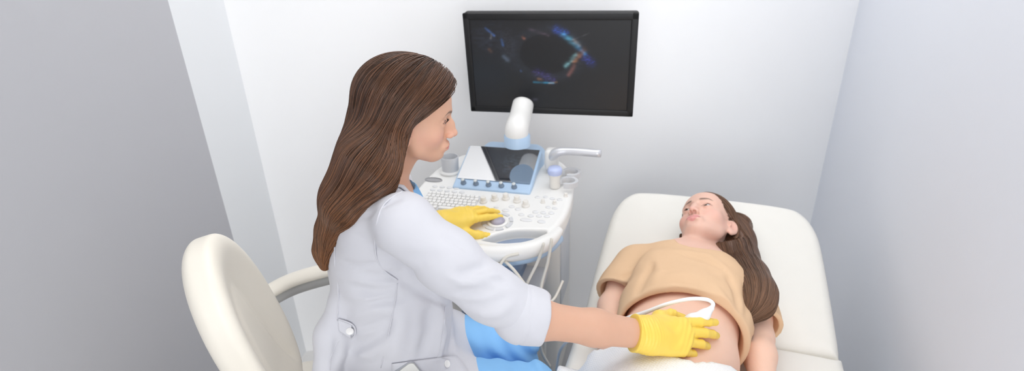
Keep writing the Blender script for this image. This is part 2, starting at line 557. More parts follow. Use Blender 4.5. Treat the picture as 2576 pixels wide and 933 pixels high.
# ------------------------------------------------------------------ the ultrasound machine
CO = np.array([-0.02, 1.50, 0.0]); CA = -0.27
machine = thing('ultrasound_machine', 'white and blue ultrasound machine with a big black monitor, beyond the seated woman', 'ultrasound machine', CO, CA)
SL = 0.105
def zt(y): return 0.872 + SL * y                     # height of the sloping worktop
cM = Matrix.Translation(Vector(CO)) @ Matrix.Rotation(CA, 4, 'Z')
def c_loc(p):
    return np.array((cM.inverted() @ Vector(p))[:])
TILT = Matrix.Rotation(math.atan(SL), 3, 'X')

XC = -0.055
half = [(-0.055, -0.218), (0.03, -0.212), (0.09, -0.193), (0.14, -0.155), (0.168, -0.11), (0.187, -0.04), (0.190, 0.05), (0.183, 0.13), (0.165, 0.20), (0.135, 0.26), (0.09, 0.30), (0.02, 0.315)]
rp = smooth_path(half, 5)[:, :2] if False else smooth_path([(x, y, 0) for x, y in half], 5)[:, :2]
outline = np.vstack([rp, np.array([(2 * XC - x, y) for x, y in rp[::-1][:-1]])])
well = smooth_path([(-0.02, -0.193, 0), (0.02, -0.155, 0), (0.065, -0.131, 0), (0.115, -0.122, 0), (0.150, -0.122, 0), (0.128, -0.158, 0), (0.085, -0.182, 0), (0.035, -0.196, 0), (-0.02, -0.193, 0)], 5)[:-1, :2]
wellL = np.array([(2 * XC - x, y) for x, y in well[::-1]])
fo, fw, fwl = poly_sdf(outline), poly_sdf(well), poly_sdf(wellL)
def slab(p2, z, f, zc, hz, r):
    d2 = f(p2) + r; dz = np.abs(z - zc) - hz + r
    q = np.stack([d2, dz], 1)
    return np.sqrt((np.maximum(q, 0) ** 2).sum(1)) + np.minimum(q.max(1), 0) - r
S = Solid()
S.add(lambda X: slab(X[:, :2], X[:, 2] - SL * X[:, 1], fo, 0.845, 0.027, 0.016), 0.001)
S.add(lambda X: slab(X[:, :2], X[:, 2] - SL * X[:, 1], fw, 0.875, 0.033, 0.004), 0.008, 's')
S.add(lambda X: slab(X[:, :2], X[:, 2] - SL * X[:, 1], fwl, 0.875, 0.033, 0.004), 0.008, 's')
V, Fq = mesh_solid(S, (-0.33, -0.25, 0.76), (0.22, 0.34, 0.94), 0.0024)
o = new_mesh('worktop', V, Fq, M['white_plastic']); o.parent = machine
# trays at the bottom of the two grip wells
for sgn, wl in ((1, well), (-1, wellL)):
    bm = bmesh.new()
    cen = wl.mean(0)
    vs = [bm.verts.new((cen[0] + (x - cen[0]) * 0.93, cen[1] + (y - cen[1]) * 0.9 - 0.004, zt(y) - 0.026)) for x, y in wl]
    f = bm.faces.new(vs); r = bmesh.ops.extrude_face_region(bm, geom=[f])
    bmesh.ops.translate(bm, vec=(0, 0, -0.004), verts=[v for v in r['geom'] if isinstance(v, bmesh.types.BMVert)])
    bmesh.ops.recalc_face_normals(bm, faces=bm.faces)
    obj_bm('tray', bm, M['well_blue'], machine, smooth=False)
# front grip bar
hp = [(0.178, -0.085), (0.160, -0.135), (0.128, -0.176), (0.080, -0.205), (0.02, -0.221), (-0.055, -0.226)]
hp = hp + [(2 * XC - x, y) for x, y in hp[::-1][1:]]
tube('handle', [(x, y, zt(y) - 0.020) for x, y in hp], [0.012, 0.022, 0.024, 0.024, 0.024, 0.024, 0.024, 0.022, 0.012], M['white_plastic'], machine, n=16, local=True)
tube('bumper', [(x * 0.985 - 0.001, y * 0.97 + 0.003, zt(y) - 0.048) for x, y in hp], 0.016, M['blue_plastic'], machine, n=12, local=True)
# keyboard
bm = bmesh.new(); bm_box(bm, (-0.167, -0.031, zt(-0.031) + 0.0005), (0.170, 0.094, 0.004), 0.0015, 2, TILT)
obj_bm('keyboard_bed', bm, M['light_grey'], machine, sharp=40)
kb = machine.children[-1]
key_me = None
rows = 6; colsn = 12
for r in range(rows):
    for c in range(colsn):
        if r == rows - 1 and 3 < c < 8:
            continue
        x = -0.167 + (c - 5.5) * 0.0138 + (0.002 if r % 2 else -0.001); y = -0.031 + (2.5 - r) * 0.0150
        if key_me is None:
            bm = bmesh.new(); bm_box(bm, (0, 0, 0), (0.0118, 0.0126, 0.006), 0.0016, 2)
            ko = obj_bm('key', bm, M['white_plastic'], machine, sharp=50); key_me = ko.data
        else:
            ko = bpy.data.objects.new('key', key_me); COL.objects.link(ko); ko.parent = machine
        ko.location = (x, y, zt(y) + 0.0045); ko.rotation_euler = (math.atan(SL), 0, 0)
bm = bmesh.new(); bm_box(bm, (0, 0, 0), (0.054, 0.0126, 0.006), 0.0016, 2)
ko = obj_bm('space_key', bm, M['white_plastic'], machine, sharp=50); ko.location = (-0.16, -0.0685, zt(-0.0685) + 0.0045); ko.rotation_euler = (math.atan(SL), 0, 0)
# knobs on the worktop
knob_me = {}
def knob(x, y, z, r, h, key='k', tilt=math.atan(SL), material=None, name='knob'):
    if key not in knob_me:
        bm = bmesh.new(); bm_lathe(bm, [(0, 0), (r * 1.15, 0), (r * 1.15, h * 0.28), (r * 1.0, h * 0.36), (r * 0.84, h * 0.42), (r * 0.82, h * 0.9), (r * 0.68, h), (0, h)], 24)
        o = obj_bm(name, bm, material or M['warm_plastic'], machine, sharp=50); knob_me[key] = o.data
    else:
        o = bpy.data.objects.new(name, knob_me[key]); COL.objects.link(o); o.parent = machine
    o.location = (x, y, z); o.rotation_euler = (tilt, 0, 0)
for x, y in ((-0.066, -0.012), (-0.036, 0.006), (-0.004, 0.016), (0.033, 0.008), (0.064, -0.012)):
    knob(x, y, zt(y) - 0.001, 0.0104, 0.020)
for x, y in ((0.110, 0.014), (0.145, 0.014), (0.170, 0.060)):
    knob(x, y, zt(y) - 0.001, 0.0062, 0.012, 'small')
# push buttons
btn_me = {}
def push(x, y, a, b, material=None, rot=0.0):
    key = (a, b, material.name if material else '')
    if key not in btn_me:
        bm = bmesh.new(); bm_lathe(bm, [(0, 0), (1, 0), (1, 0.0022), (0.86, 0.0034), (0, 0.0036)], 24)
        bmesh.ops.scale(bm, vec=(a, b, 1), verts=bm.verts)
        o = obj_bm('push_button', bm, material or M['light_grey'], machine, sharp=60); btn_me[key] = o.data
    else:
        o = bpy.data.objects.new('push_button', btn_me[key]); COL.objects.link(o); o.parent = machine
    o.location = (x, y, zt(y) - 0.0006); o.rotation_euler = (math.atan(SL), 0, rot)
pb = M['pale_button'] = mat('pale_push_button', (0.72, 0.725, 0.73), 0.4)
for x, y in ((0.099, -0.040), (0.122, -0.040), (0.145, -0.038), (0.062, -0.060), (0.090, -0.062), (0.113, -0.058), (0.136, -0.056), (0.046, -0.034), (0.024, -0.024)):
    push(x, y, 0.0088, 0.0065, pb)
for x, y in ((0.088, 0.038), (0.112, 0.044), (0.133, 0.038), (0.156, 0.036), (-0.075, -0.046), (-0.05, -0.042), (-0.02, -0.034), (0.13, -0.010), (0.15, -0.012)):
    push(x, y, 0.0082, 0.0052, pb)
push(0.082, -0.084, 0.0175, 0.0075, pb); push(0.126, -0.085, 0.0115, 0.0075, pb); push(0.012, -0.046, 0.011, 0.007, pb)
for k in range(9):
    push(-0.245 + 0.024 * (k % 5), 0.030 + 0.020 * (k // 5), 0.009, 0.006, pb)
# trackball with its ring of keys
tbx, tby = 0.004, -0.104
bm = bmesh.new(); bm_lathe(bm, [(0, 0), (0.031, 0), (0.031, 0.002), (0.029, 0.0045), (0.024, 0.005), (0.022, 0.003), (0, 0.003)], 40)
o = obj_bm('trackball_ring', bm, M['white_plastic'], machine, sharp=60); o.location = (tbx, tby, zt(tby)); o.rotation_euler = (math.atan(SL), 0, 0)
bm = bmesh.new(); bmesh.ops.create_uvsphere(bm, u_segments=32, v_segments=16, radius=0.0215); bmesh.ops.scale(bm, vec=(1, 1, 0.5), verts=bm.verts)
o = obj_bm('trackball', bm, M['purple_grey'], machine); o.location = (tbx, tby, zt(tby) + 0.002)
for k in range(8):
    a0 = math.radians(-175 + 45 * k + 3); a1 = a0 + math.radians(37 if k % 2 else 30)
    bm = bmesh.new()
    ring = []
    for q in range(9):
        aa = a0 + (a1 - a0) * q / 8
        ring.append([(rr * math.cos(aa), rr * math.sin(aa)) for rr in (0.0345, 0.0445)])
    bot = [[bm.verts.new((x, y, 0)) for x, y in pr] for pr in ring]; top = [[bm.verts.new((x, y, 0.0035)) for x, y in pr] for pr in ring]
    for q in range(8):
        bm.faces.new((top[q][0], top[q][1], top[q + 1][1], top[q + 1][0]))
        bm.faces.new((bot[q][1], top[q][1], top[q + 1][1], bot[q + 1][1])[::-1]); bm.faces.new((bot[q][0], top[q][0], top[q + 1][0], bot[q + 1][0]))
    for q in (0, 8): bm.faces.new((bot[q][0], bot[q][1], top[q][1], top[q][0]))
    bmesh.ops.recalc_face_normals(bm, faces=bm.faces)
    o = obj_bm('ring_key', bm, M['light_grey'], machine, smooth=False); o.location = (tbx, tby, zt(tby) - 0.0004); o.rotation_euler = (math.atan(SL), 0, 0)

# touch panel: blue wedge housing with glass
TW, TH, TA = 0.25, 0.196, math.radians(21)
tx, ty, tz = -0.0625, 0.047, zt(0.047) + 0.006
ca, sa = math.cos(TA), math.sin(TA)
S = Solid()
Rt = np.array([[1, 0, 0], [0, ca, -sa], [0, sa, ca]])
S.frame((tx, ty, tz), Rt)
S.box((0, TH / 2, -0.012), (TW / 2, TH / 2, 0.012), 0.006, 0.004)
S.box((0, TH * 0.55, -0.05), (TW / 2 - 0.004, TH * 0.45, 0.047), 0.008, 0.004)
S.frame()
S.box((tx + 0.012, ty + TH * ca + 0.040, tz + TH * sa - 0.066), (TW / 2 - 0.012, 0.062, 0.058), 0.04, 0.02)
S.half((0, 0, 0), (0, SL, -1)) if False else None
S.add(lambda X: 0.866 + SL * X[:, 1] - X[:, 2], 0.002, 'i')
V, Fq = mesh_solid(S, (tx - 0.15, ty - 0.02, 0.85), (tx + 0.15, ty + 0.33, 1.05), 0.0025)
o = new_mesh('touch_panel', V, Fq, M['blue_plastic']); o.parent = machine
# glass as a lit grid
gx, gy = 150, 104
GW, GH = TW - 0.014, 0.154
def screen_obj(name, w, h, nx, ny, colf, material):
    u, v = np.meshgrid(np.linspace(0, 1, nx), np.linspace(0, 1, ny))
    u = u.ravel(); v = v.ravel()
    Vv = np.stack([(u - 0.5) * w, (v - 0.5) * h, np.zeros_like(u)], 1)
    ii = np.arange(nx * ny).reshape(ny, nx)
    Fc = np.stack([ii[:-1, :-1], ii[:-1, 1:], ii[1:, 1:], ii[1:, :-1]], -1).reshape(-1, 4)
    return new_mesh(name, Vv, Fc, material, smooth=False, cols={'img': colf(u, v)})
rng = np.random.default_rng(3)
def vnoise(u, v, f, seed):
    r = np.random.default_rng(seed); g = r.random((int(f) + 3, int(f) + 3))
    x = u * f; y = v * f; i = x.astype(int); j = y.astype(int); a = x - i; b = y - j
    a = a * a * (3 - 2 * a); b = b * b * (3 - 2 * b)
    return (g[j, i] * (1 - a) + g[j, i + 1] * a) * (1 - b) + (g[j + 1, i] * (1 - a) + g[j + 1, i + 1] * a) * b
def touch_img(u, v):
    n = vnoise(u, v, 30, 1) * 0.6 + vnoise(u, v, 60, 2) * 0.4
    blob = np.exp(-(((u - 0.68) / 0.2) ** 2 + ((v - 0.5) / 0.3) ** 2))
    c = np.clip(n - 0.38, 0, 1)[:, None] * blob[:, None] * np.array([0.16, 0.24, 0.30]) * 1.4
    c += np.array([0.012, 0.016, 0.028])
    bar = (v > 0.93) & (u > 0.36) & (u < 0.52) & (np.sin(u * 330) > -0.3)
    c[bar] = (0.10, 0.11, 0.12)
    c[(v < 0.05)] = (0.07, 0.085, 0.11)
    return c
M['touch'].node_tree.nodes['Principled BSDF'].inputs['Coat IOR'].default_value = 14.0
M['touch'].node_tree.nodes['Principled BSDF'].inputs['Coat Roughness'].default_value = 0.05
o = screen_obj('touch_screen', GW, GH, gx, gy, touch_img, M['touch']); o.parent = machine
o.matrix_basis = Matrix.Translation((tx, ty + (TH - GH / 2 - 0.004) * ca - 0.0030 * sa, tz + (TH - GH / 2 - 0.004) * sa + 0.0030 * ca)) @ Matrix.Rotation(TA, 4, 'X')
M['dial'] = mat('slate_dial', (0.2, 0.26, 0.34), 0.4)
for k in range(5):
    dx = tx - 0.092 + 0.041 * k; dy = 0.021
    knob(dx, ty + dy * ca, tz + dy * sa - 0.001, 0.0078, 0.016, 'touch', TA, M['dial'], 'dial')
M['dial_cap'] = mat('dial_cap', (0.62, 0.66, 0.66), 0.35)
for k in range(5):
    dx = tx - 0.092 + 0.041 * k; dy = 0.021
    o = None
    if k == 0:
        bm = bmesh.new(); bm_lathe(bm, [(0, 0), (0.0058, 0), (0.0056, 0.002), (0, 0.0025)], 20); o = obj_bm('dial_cap', bm, M['dial_cap'], machine); cap_me = o.data
    else:
        o = bpy.data.objects.new('dial_cap', cap_me); COL.objects.link(o); o.parent = machine
    o.location = (dx, ty + dy * ca - 0.016 * sa, tz + dy * sa + 0.0148 * ca); o.rotation_euler = (TA, 0, 0)

# monitor, its screen and its neck
MW, MH, MT = 0.54, 0.328, 0.042
mpos = np.array([0.129, 1.775, 1.211])
mloc = Matrix.Translation(Vector(mpos)) @ Matrix.Rotation(-0.223, 4, 'Z') @ Matrix.Rotation(math.pi / 2 + 0.086, 4, 'X')
bm = bmesh.new()
bw, bb = 0.019, 0.021
bm_box(bm, (0, 0, -MT / 2 - 0.004), (MW, MH, MT - 0.008), 0.009, 4)
o = obj_bm('monitor', bm, M['monitor_black'], None, sharp=40); o.matrix_basis = mloc; attach(o, machine); monitor = o
bm = bmesh.new()
sw, sh = MW - 0.042, MH - 0.042
for (cx, cy, lx, ly) in ((0, (MH + sh) / 4, MW, (MH - sh) / 2), (0, -(MH + sh) / 4, MW, (MH - sh) / 2), ((MW + sw) / 4, 0, (MW - sw) / 2, MH), (-(MW + sw) / 4, 0, (MW - sw) / 2, MH)):
    bm_box(bm, (cx, cy, -0.003), (lx, ly, 0.012), 0.004, 3)
o = obj_bm('bezel', bm, M['monitor_black'], None, sharp=40); o.matrix_basis = mloc; attach(o, monitor)
def mon_img(u, v):
    y = 1 - v
    n1 = vnoise(u, y, 40, 5); n2 = vnoise(u, y, 90, 6); n3 = vnoise(u, y, 14, 7); n4 = vnoise(u, y, 26, 9)
    c = np.zeros((len(u), 3)) + np.array([0.014, 0.0145, 0.016])
    warm = sstep(0.55, 1.0, u) * sstep(0.3, 1.0, y)
    c += warm[:, None] * np.array([0.012, 0.007, 0.003])
    cool = sstep(0.6, 0.0, u) * sstep(0.2, 0.6, y) * sstep(1.0, 0.6, y)
    c += cool[:, None] * np.array([0.002, 0.006, 0.011])
    # grey-blue tissue around a dark oval
    rx = np.sqrt(((u - 0.49) / 0.19) ** 2 + ((y - 0.37) / 0.24) ** 2)
    tis = np.exp(-((rx - 1.12) / 0.22) ** 2) * (u < 0.79) * (y < 0.78)
    c += (tis * (0.25 + 0.75 * n1 * n4))[:, None] * np.array([0.018, 0.022, 0.034])
    c *= (1 - 0.35 * (rx < 0.92) * 1.0)[:, None]
    tl = np.exp(-(((u - 0.12) / 0.10) ** 2 + ((y - 0.2) / 0.14) ** 2)); c += (tl * n1)[:, None] * np.array([0.022, 0.026, 0.045])
    t2 = np.exp(-(((u - 0.235) / 0.05) ** 2 + ((y - 0.27) / 0.2) ** 2)); c += (t2 * n2)[:, None] * np.array([0.022, 0.022, 0.03])
    def streak(a, b, w, colr, amp, nz=n2, p=1.6):
        d, t = seg_dist(np.stack([u, y * 0.6, 0 * u], 1), (a[0], a[1] * 0.6, 0), (b[0], b[1] * 0.6, 0))
        g = np.exp(-(d / w) ** 2) * (0.25 + 1.1 * nz ** p)
        c[:] += (g * amp)[:, None] * np.array(colr)
    streak((0.55, 0.10), (0.60, 0.14), 0.022, (0.02, 0.08, 0.50), 0.9, n2, 2)
    streak((0.59, 0.15), (0.68, 0.27), 0.016, (0.06, 0.28, 0.42), 0.9, n1)
    streak((0.66, 0.22), (0.69, 0.27), 0.012, (0.40, 0.20, 0.08), 0.5, n1)
    streak((0.68, 0.28), (0.73, 0.36), 0.014, (0.02, 0.20, 0.42), 0.8, n1)
    streak((0.72, 0.32), (0.66, 0.45), 0.015, (0.42, 0.16, 0.05), 0.6, n1)
    streak((0.67, 0.38), (0.61, 0.50), 0.013, (0.20, 0.42, 0.46), 0.7, n1)
    streak((0.66, 0.50), (0.63, 0.60), 0.013, (0.36, 0.13, 0.10), 0.5, n4)
    streak((0.73, 0.40), (0.77, 0.46), 0.022, (0.03, 0.05, 0.40), 0.9, n2, 3)
    streak((0.34, 0.19), (0.345, 0.20), 0.010, (0.35, 0.12, 0.06), 0.6, n1)
    streak((0.38, 0.10), (0.50, 0.16), 0.010, (0.13, 0.08, 0.12), 0.5, n1)
    streak((0.10, 0.09), (0.155, 0.17), 0.007, (0.05, 0.15, 0.45), 0.8, n1)
    streak((0.135, 0.16), (0.13, 0.2), 0.007, (0.4, 0.4, 0.42), 0.35, n1)
    streak((0.20, 0.22), (0.21, 0.28), 0.008, (0.04, 0.14, 0.40), 0.8, n1)
    streak((0.21, 0.40), (0.23, 0.45), 0.014, (0.16, 0.22, 0.32), 0.4, n1)
    streak((0.115, 0.33), (0.125, 0.35), 0.010, (0.30, 0.13, 0.06), 0.45, n4)
    streak((0.42, 0.58), (0.52, 0.66), 0.024, (0.06, 0.04, 0.22), 0.9, n2, 3)
    streak((0.43, 0.655), (0.45, 0.66), 0.009, (0.45, 0.22, 0.06), 0.5, n2)
    streak((0.40, 0.695), (0.53, 0.70), 0.006, (0.02, 0.30, 0.50), 0.9, n1)
    streak((0.50, 0.705), (0.55, 0.69), 0.006, (0.4, 0.22, 0.08), 0.6, n1)
    streak((0.315, 0.56), (0.318, 0.57), 0.006, (0.1, 0.2, 0.5), 0.6, n1)
    streak((0.64, 0.22), (0.75, 0.14), 0.004, (0.2, 0.2, 0.22), 0.25, n1)
    streak((0.40, 0.90), (0.41, 0.90), 0.012, (0.10, 0.09, 0.14), 0.4, n1)
    return c * 0.7
o = screen_obj('screen', sw, sh, 260, 160, mon_img, M['screen']); o.matrix_basis = mloc @ Matrix.Translation((0, 0, -0.002)); attach(o, monitor)
# neck: leaning white tube from a round blue collar
nb = at_d(1301, 350, 1.745); nt = at_d(1316, 262, 1.80)
nb_l, nt_l = c_loc(nb), c_loc(nt)
tube('neck', [nb_l, nb_l + np.array([0, 0.0, 0.035]), (nb_l + nt_l) / 2 + np.array([0.0, 0.005, 0.015]), nt_l], [0.036, 0.036, 0.035, 0.034], M['white_plastic'], machine, n=24, local=True)
bm = bmesh.new(); bm_lathe(bm, [(0.041, -0.02), (0.041, 0.012), (0.036, 0.018), (0, 0.018)], 32)
o = obj_bm('neck_collar', bm, M['blue_plastic'], machine, sharp=50); o.location = nb_l
# rear push handle
ha, hb = c_loc(at_d(1395, 378, 1.76)), c_loc(at_d(1512, 386, 1.72))
tube('rear_handle', [ha + np.array([-0.02, 0.03, -0.06]), ha + np.array([0, 0.0, -0.012]), ha + (hb - ha) * 0.3, hb], [0.016, 0.016, 0.0125, 0.0125], M['steel'], machine, n=16, local=True)
bm = bmesh.new(); bm_box(bm, ha + np.array([-0.012, 0.015, -0.035]), (0.042, 0.04, 0.07), 0.012, 3); obj_bm('handle_mount', bm, M['white_plastic'], machine, sharp=40)
# holders and dishes on the worktop
bm = bmesh.new(); bm_lathe(bm, [(0, 0.004), (0.024, 0.004), (0.027, 0.05), (0.0285, 0.05), (0.029, 0.047), (0.0268, 0.0), (0.0, 0.0)], 36)
o = obj_bm('gel_cup', bm, M['light_grey'], machine, sharp=50); o.location = (-0.229, 0.150, zt(0.15) + 0.004)
bm = bmesh.new(); bm_lathe(bm, [(0, 0.0), (0.036, 0.0), (0.036, 0.006), (0.031, 0.009), (0, 0.009)], 36)
o = obj_bm('cup_base', bm, M['white_plastic'], machine, sharp=50); o.location = (-0.229, 0.150, zt(0.15) - 0.002)
bm = bmesh.new(); bm_lathe(bm, [(0, 0.0), (1.0, 0.0), (1.0, 0.003), (0.9, 0.004), (0.85, 0.001), (0, 0.001)], 36); bmesh.ops.scale(bm, vec=(0.030, 0.013, 1), verts=bm.verts)
o = obj_bm('dish', bm, M['mid_grey'], machine, sharp=50); o.location = (-0.265, 0.088, zt(0.088)); o.rotation_euler = (math.atan(SL), 0, 0)
# probe cradle at the right edge
for k, dy in enumerate((0.0, 0.055)):
    bm = bmesh.new()
    nseg = 28
    rr0, rr1 = 0.021, 0.030
    prof = []
    for q in range(nseg + 1):
        aa = math.radians(-110 + 290 * q / nseg)
        prof.append((math.cos(aa), math.sin(aa)))
    z0, z1 = 0, 0.016
    R_ = [[bm.verts.new((rr * c, rr * s_, z)) for rr, z in ((rr0, z0), (rr1, z0), (rr1, z1), (rr0, z1))] for c, s_ in prof]
    for a_, b_ in zip(R_, R_[1:]):
        for i in range(4): bm.faces.new((a_[i], a_[(i + 1) % 4], b_[(i + 1) % 4], b_[i]))
    bm.faces.new(R_[0]); bm.faces.new(R_[-1])
    bmesh.ops.recalc_face_normals(bm, faces=bm.faces)
    o = obj_bm('probe_cradle', bm, M['light_grey'], machine, sharp=40)
    o.location = (0.170, 0.105 + dy, zt(0.105) + 0.012 + k * 0.006)
# column, body and base under the worktop
bm = bmesh.new(); bm_box(bm, (XC, 0.02, 0.60), (0.20, 0.16, 0.44), 0.03, 4); bm_box(bm, (XC + 0.06, -0.06, 0.745), (0.13, 0.12, 0.12), 0.03, 4)
obj_bm('column', bm, M['deep_blue'], machine, sharp=45)
bm = bmesh.new(); bm_box(bm, (XC, 0.21, 0.45), (0.40, 0.30, 0.72), 0.035, 4)
obj_bm('body', bm, M['warm_plastic'], machine, sharp=45)
bm = bmesh.new(); bm_box(bm, (XC + 0.201, 0.20, 0.56), (0.006, 0.17, 0.26), 0.002, 2)
obj_bm('side_vent', bm, M['light_grey'], machine, sharp=45)
bm = bmesh.new(); bm_box(bm, (XC, 0.02, 0.60), (0.34, 0.18, 0.035), 0.01, 3); bm_box(bm, (XC - 0.02, -0.075, 0.755), (0.17, 0.03, 0.05), 0.008, 3)
obj_bm('probe_port_panel', bm, M['light_grey'], machine, sharp=45)
bm = bmesh.new(); bm_box(bm, (XC - 0.11, -0.135, 0.795), (0.10, 0.10, 0.035), 0.006, 3)
obj_bm('drawer', bm, M['light_grey'], machine, sharp=45)
bm = bmesh.new(); bm_box(bm, (XC, 0.08, 0.10), (0.46, 0.56, 0.06), 0.025, 4)
obj_bm('base', bm, M['mid_grey'], machine, sharp=45)
for sx in (-1, 1):
    for yy in (-0.15, 0.31):
        bm = bmesh.new(); bm_lathe(bm, [(0, -0.016), (0.03, -0.016), (0.036, -0.01), (0.036, 0.01), (0.03, 0.016), (0, 0.016)], 24, Matrix.Rotation(math.pi / 2, 4, 'Y'))
        bm_box(bm, (0, 0, 0.03), (0.022, 0.03, 0.05), 0.006, 2)
        o = obj_bm('castor', bm, M['dark_grey'], machine, sharp=45); o.location = (XC + sx * 0.20, yy, 0.036)
# hanging cables
def pxpath(l): return [at_d(*p) for p in l]
for pts in ([(1232, 640, 1.50), (1262, 672, 1.48), (1290, 706, 1.48), (1330, 745, 1.50), (1352, 800, 1.52), (1362, 880, 1.56), (1385, 925, 1.58)],
            [(1250, 640, 1.49), (1290, 676, 1.47), (1325, 722, 1.48), (1360, 770, 1.50), (1345, 840, 1.55), (1352, 905, 1.58)],
            [(1305, 638, 1.47), (1270, 650, 1.47), (1250, 690, 1.47), (1262, 716, 1.47), (1290, 735, 1.5), (1330, 800, 1.52)],
            [(1368, 612, 1.46), (1352, 660, 1.48), (1325, 715, 1.50), (1305, 770, 1.52)],
            [(1388, 600, 1.46), (1378, 660, 1.48), (1362, 720, 1.50), (1358, 780, 1.51)],
            [(1416, 706, 1.56), (1398, 745, 1.54), (1380, 770, 1.53), (1372, 830, 1.55), (1370, 900, 1.58)]):
    o = tube('cable', pxpath(pts), 0.0042, M['cable'], machine, n=8)

# the spare probe standing in the cradle
pp = np.array((cM @ Vector((0.128, 0.106, zt(0.106))))[:])
sp = thing('ultrasound_probe', 'small white probe with a lilac top standing at the right edge of the machine', 'ultrasound probe', pp)
bm = bmesh.new(); bm_lathe(bm, [(0, 0), (0.015, 0), (0.017, 0.006), (0.0165, 0.03), (0.020, 0.046), (0, 0.046)], 28); obj_bm('body', bm, M['warm_plastic'], sp, sharp=60)
bm = bmesh.new(); bm_lathe(bm, [(0, 0.045), (0.0205, 0.045), (0.0225, 0.052), (0.0225, 0.060), (0.019, 0.066), (0, 0.067)], 28); obj_bm('cap', bm, M['probe_purple'], sp, sharp=60)
# ------------------------------------------------------------------ the examination couch
BO = np.array([0.507, 1.208, 0.616]); BA = -0.335; REC = 0.245
bu = np.array([math.cos(BA), math.sin(BA), 0]); bv = np.array([-math.sin(BA), math.cos(BA), 0]); bz = np.array([0, 0, 1.0])
bvr = bv * math.cos(REC) + bz * math.sin(REC); bnr = -bv * math.sin(REC) + bz * math.cos(REC)
def B(l, s, h=0.0):
    """point of the couch: l across (towards the wall), s along (towards the head), h above the cushions"""
    if s > 0: return BO + bu * l + bvr * s + bnr * h
    return BO + bu * l + bv * s + bz * h
couch = thing('examination_couch', 'cream padded examination couch with a raised backrest along the right wall', 'couch', (BO[0], BO[1], 0), BA)
def cush(name, S, lo, hi, h=0.004):
    V, Fq = mesh_solid(S, lo, hi, h)
    return new_mesh(name, V, Fq, M['upholstery'], couch)
Rb = np.stack([bu, bvr, bnr], 1)
S = Solid().frame(BO, Rb)
fr = poly_sdf(smooth_path([(-0.33, 0.0, 0), (-0.332, 0.12, 0), (-0.328, 0.36, 0), (-0.318, 0.47, 0), (-0.285, 0.545, 0), (-0.22, 0.575, 0), (0, 0.582, 0), (0.22, 0.575, 0), (0.285, 0.545, 0), (0.318, 0.47, 0), (0.328, 0.36, 0), (0.332, 0.12, 0), (0.33, 0.0, 0), (0.31, -0.012, 0), (0, -0.02, 0), (-0.31, -0.012, 0), (-0.33, 0, 0)], 4)[:-1, :2])
def pad(f, S, t, r):
    def g(X):
        q = S_loc(X)
        d2 = f(q[:, :2])
        puff = 0.010 * np.clip(-d2 / 0.16, 0, 1) ** 0.7 - 0.010
        dz = np.abs(q[:, 2] + t / 2 - puff / 2) - t / 2 - puff / 2 + r
        a = np.stack([d2 + r, dz], 1)
        return np.sqrt((np.maximum(a, 0) ** 2).sum(1)) + np.minimum(a.max(1), 0) - r
    Tl, Rl = S.T.copy().astype(np.float32), S.R.copy().astype(np.float32)
    S_loc = lambda X: (X - Tl) @ Rl
    return g
S.add(pad(fr, S, 0.085, 0.03), 0.001)
c0 = B(0, 0.28)
back = cush('backrest', S, c0 - 0.62, c0 + 0.62)
R0 = np.stack([bu, bv, bz], 1)
S = Solid().frame(BO, R0)
fs = poly_sdf(smooth_path([(-0.335, -0.03, 0), (-0.335, -0.6, 0), (-0.335, -1.2, 0), (-0.30, -1.27, 0), (0, -1.29, 0), (0.30, -1.27, 0), (0.335, -1.2, 0), (0.335, -0.6, 0), (0.335, -0.03, 0), (0.31, -0.006, 0), (0, -0.004, 0), (-0.31, -0.006, 0), (-0.335, -0.03, 0)], 4)[:-1, :2])
S.add(pad(fs, S, 0.085, 0.028), 0.001)
c0 = B(0, -0.62)
cush('seat_cushion', S, c0 - 0.85, c0 + 0.85, 0.006)
bm = bmesh.new(); bm_box(bm, (0, -0.62, 0.505), (0.58, 1.2, 0.045), 0.01, 3); obj_bm('frame', bm, M['white_plastic'], couch, sharp=45)
bm = bmesh.new(); bm_box(bm, (0, -0.50, 0.30), (0.30, 0.45, 0.38), 0.03, 3); obj_bm('lift_column', bm, M['light_grey'], couch, sharp=45)
bm = bmesh.new(); bm_box(bm, (0, -0.50, 0.055), (0.50, 0.95, 0.09), 0.03, 3); obj_bm('base', bm, M['white_plastic'], couch, sharp=45)
bm = bmesh.new(); bm_box(bm, (0, 0.12, 0.50), (0.06, 0.42, 0.03), 0.008, 3, Matrix.Rotation(REC, 3, 'X')); bm_box(bm, (0, -0.02, 0.47), (0.1, 0.3, 0.04), 0.008, 3); obj_bm('backrest_strut', bm, M['metal'], couch, sharp=45)
# ------------------------------------------------------------------ people: shared pieces
def axes(fwd, up):
    f = np.asarray(fwd, float); f /= np.linalg.norm(f)
    r = np.cross(f, np.asarray(up, float)); r /= np.linalg.norm(r)
    return np.stack([r, f, np.cross(r, f)], 1)              # columns: right, forward, up

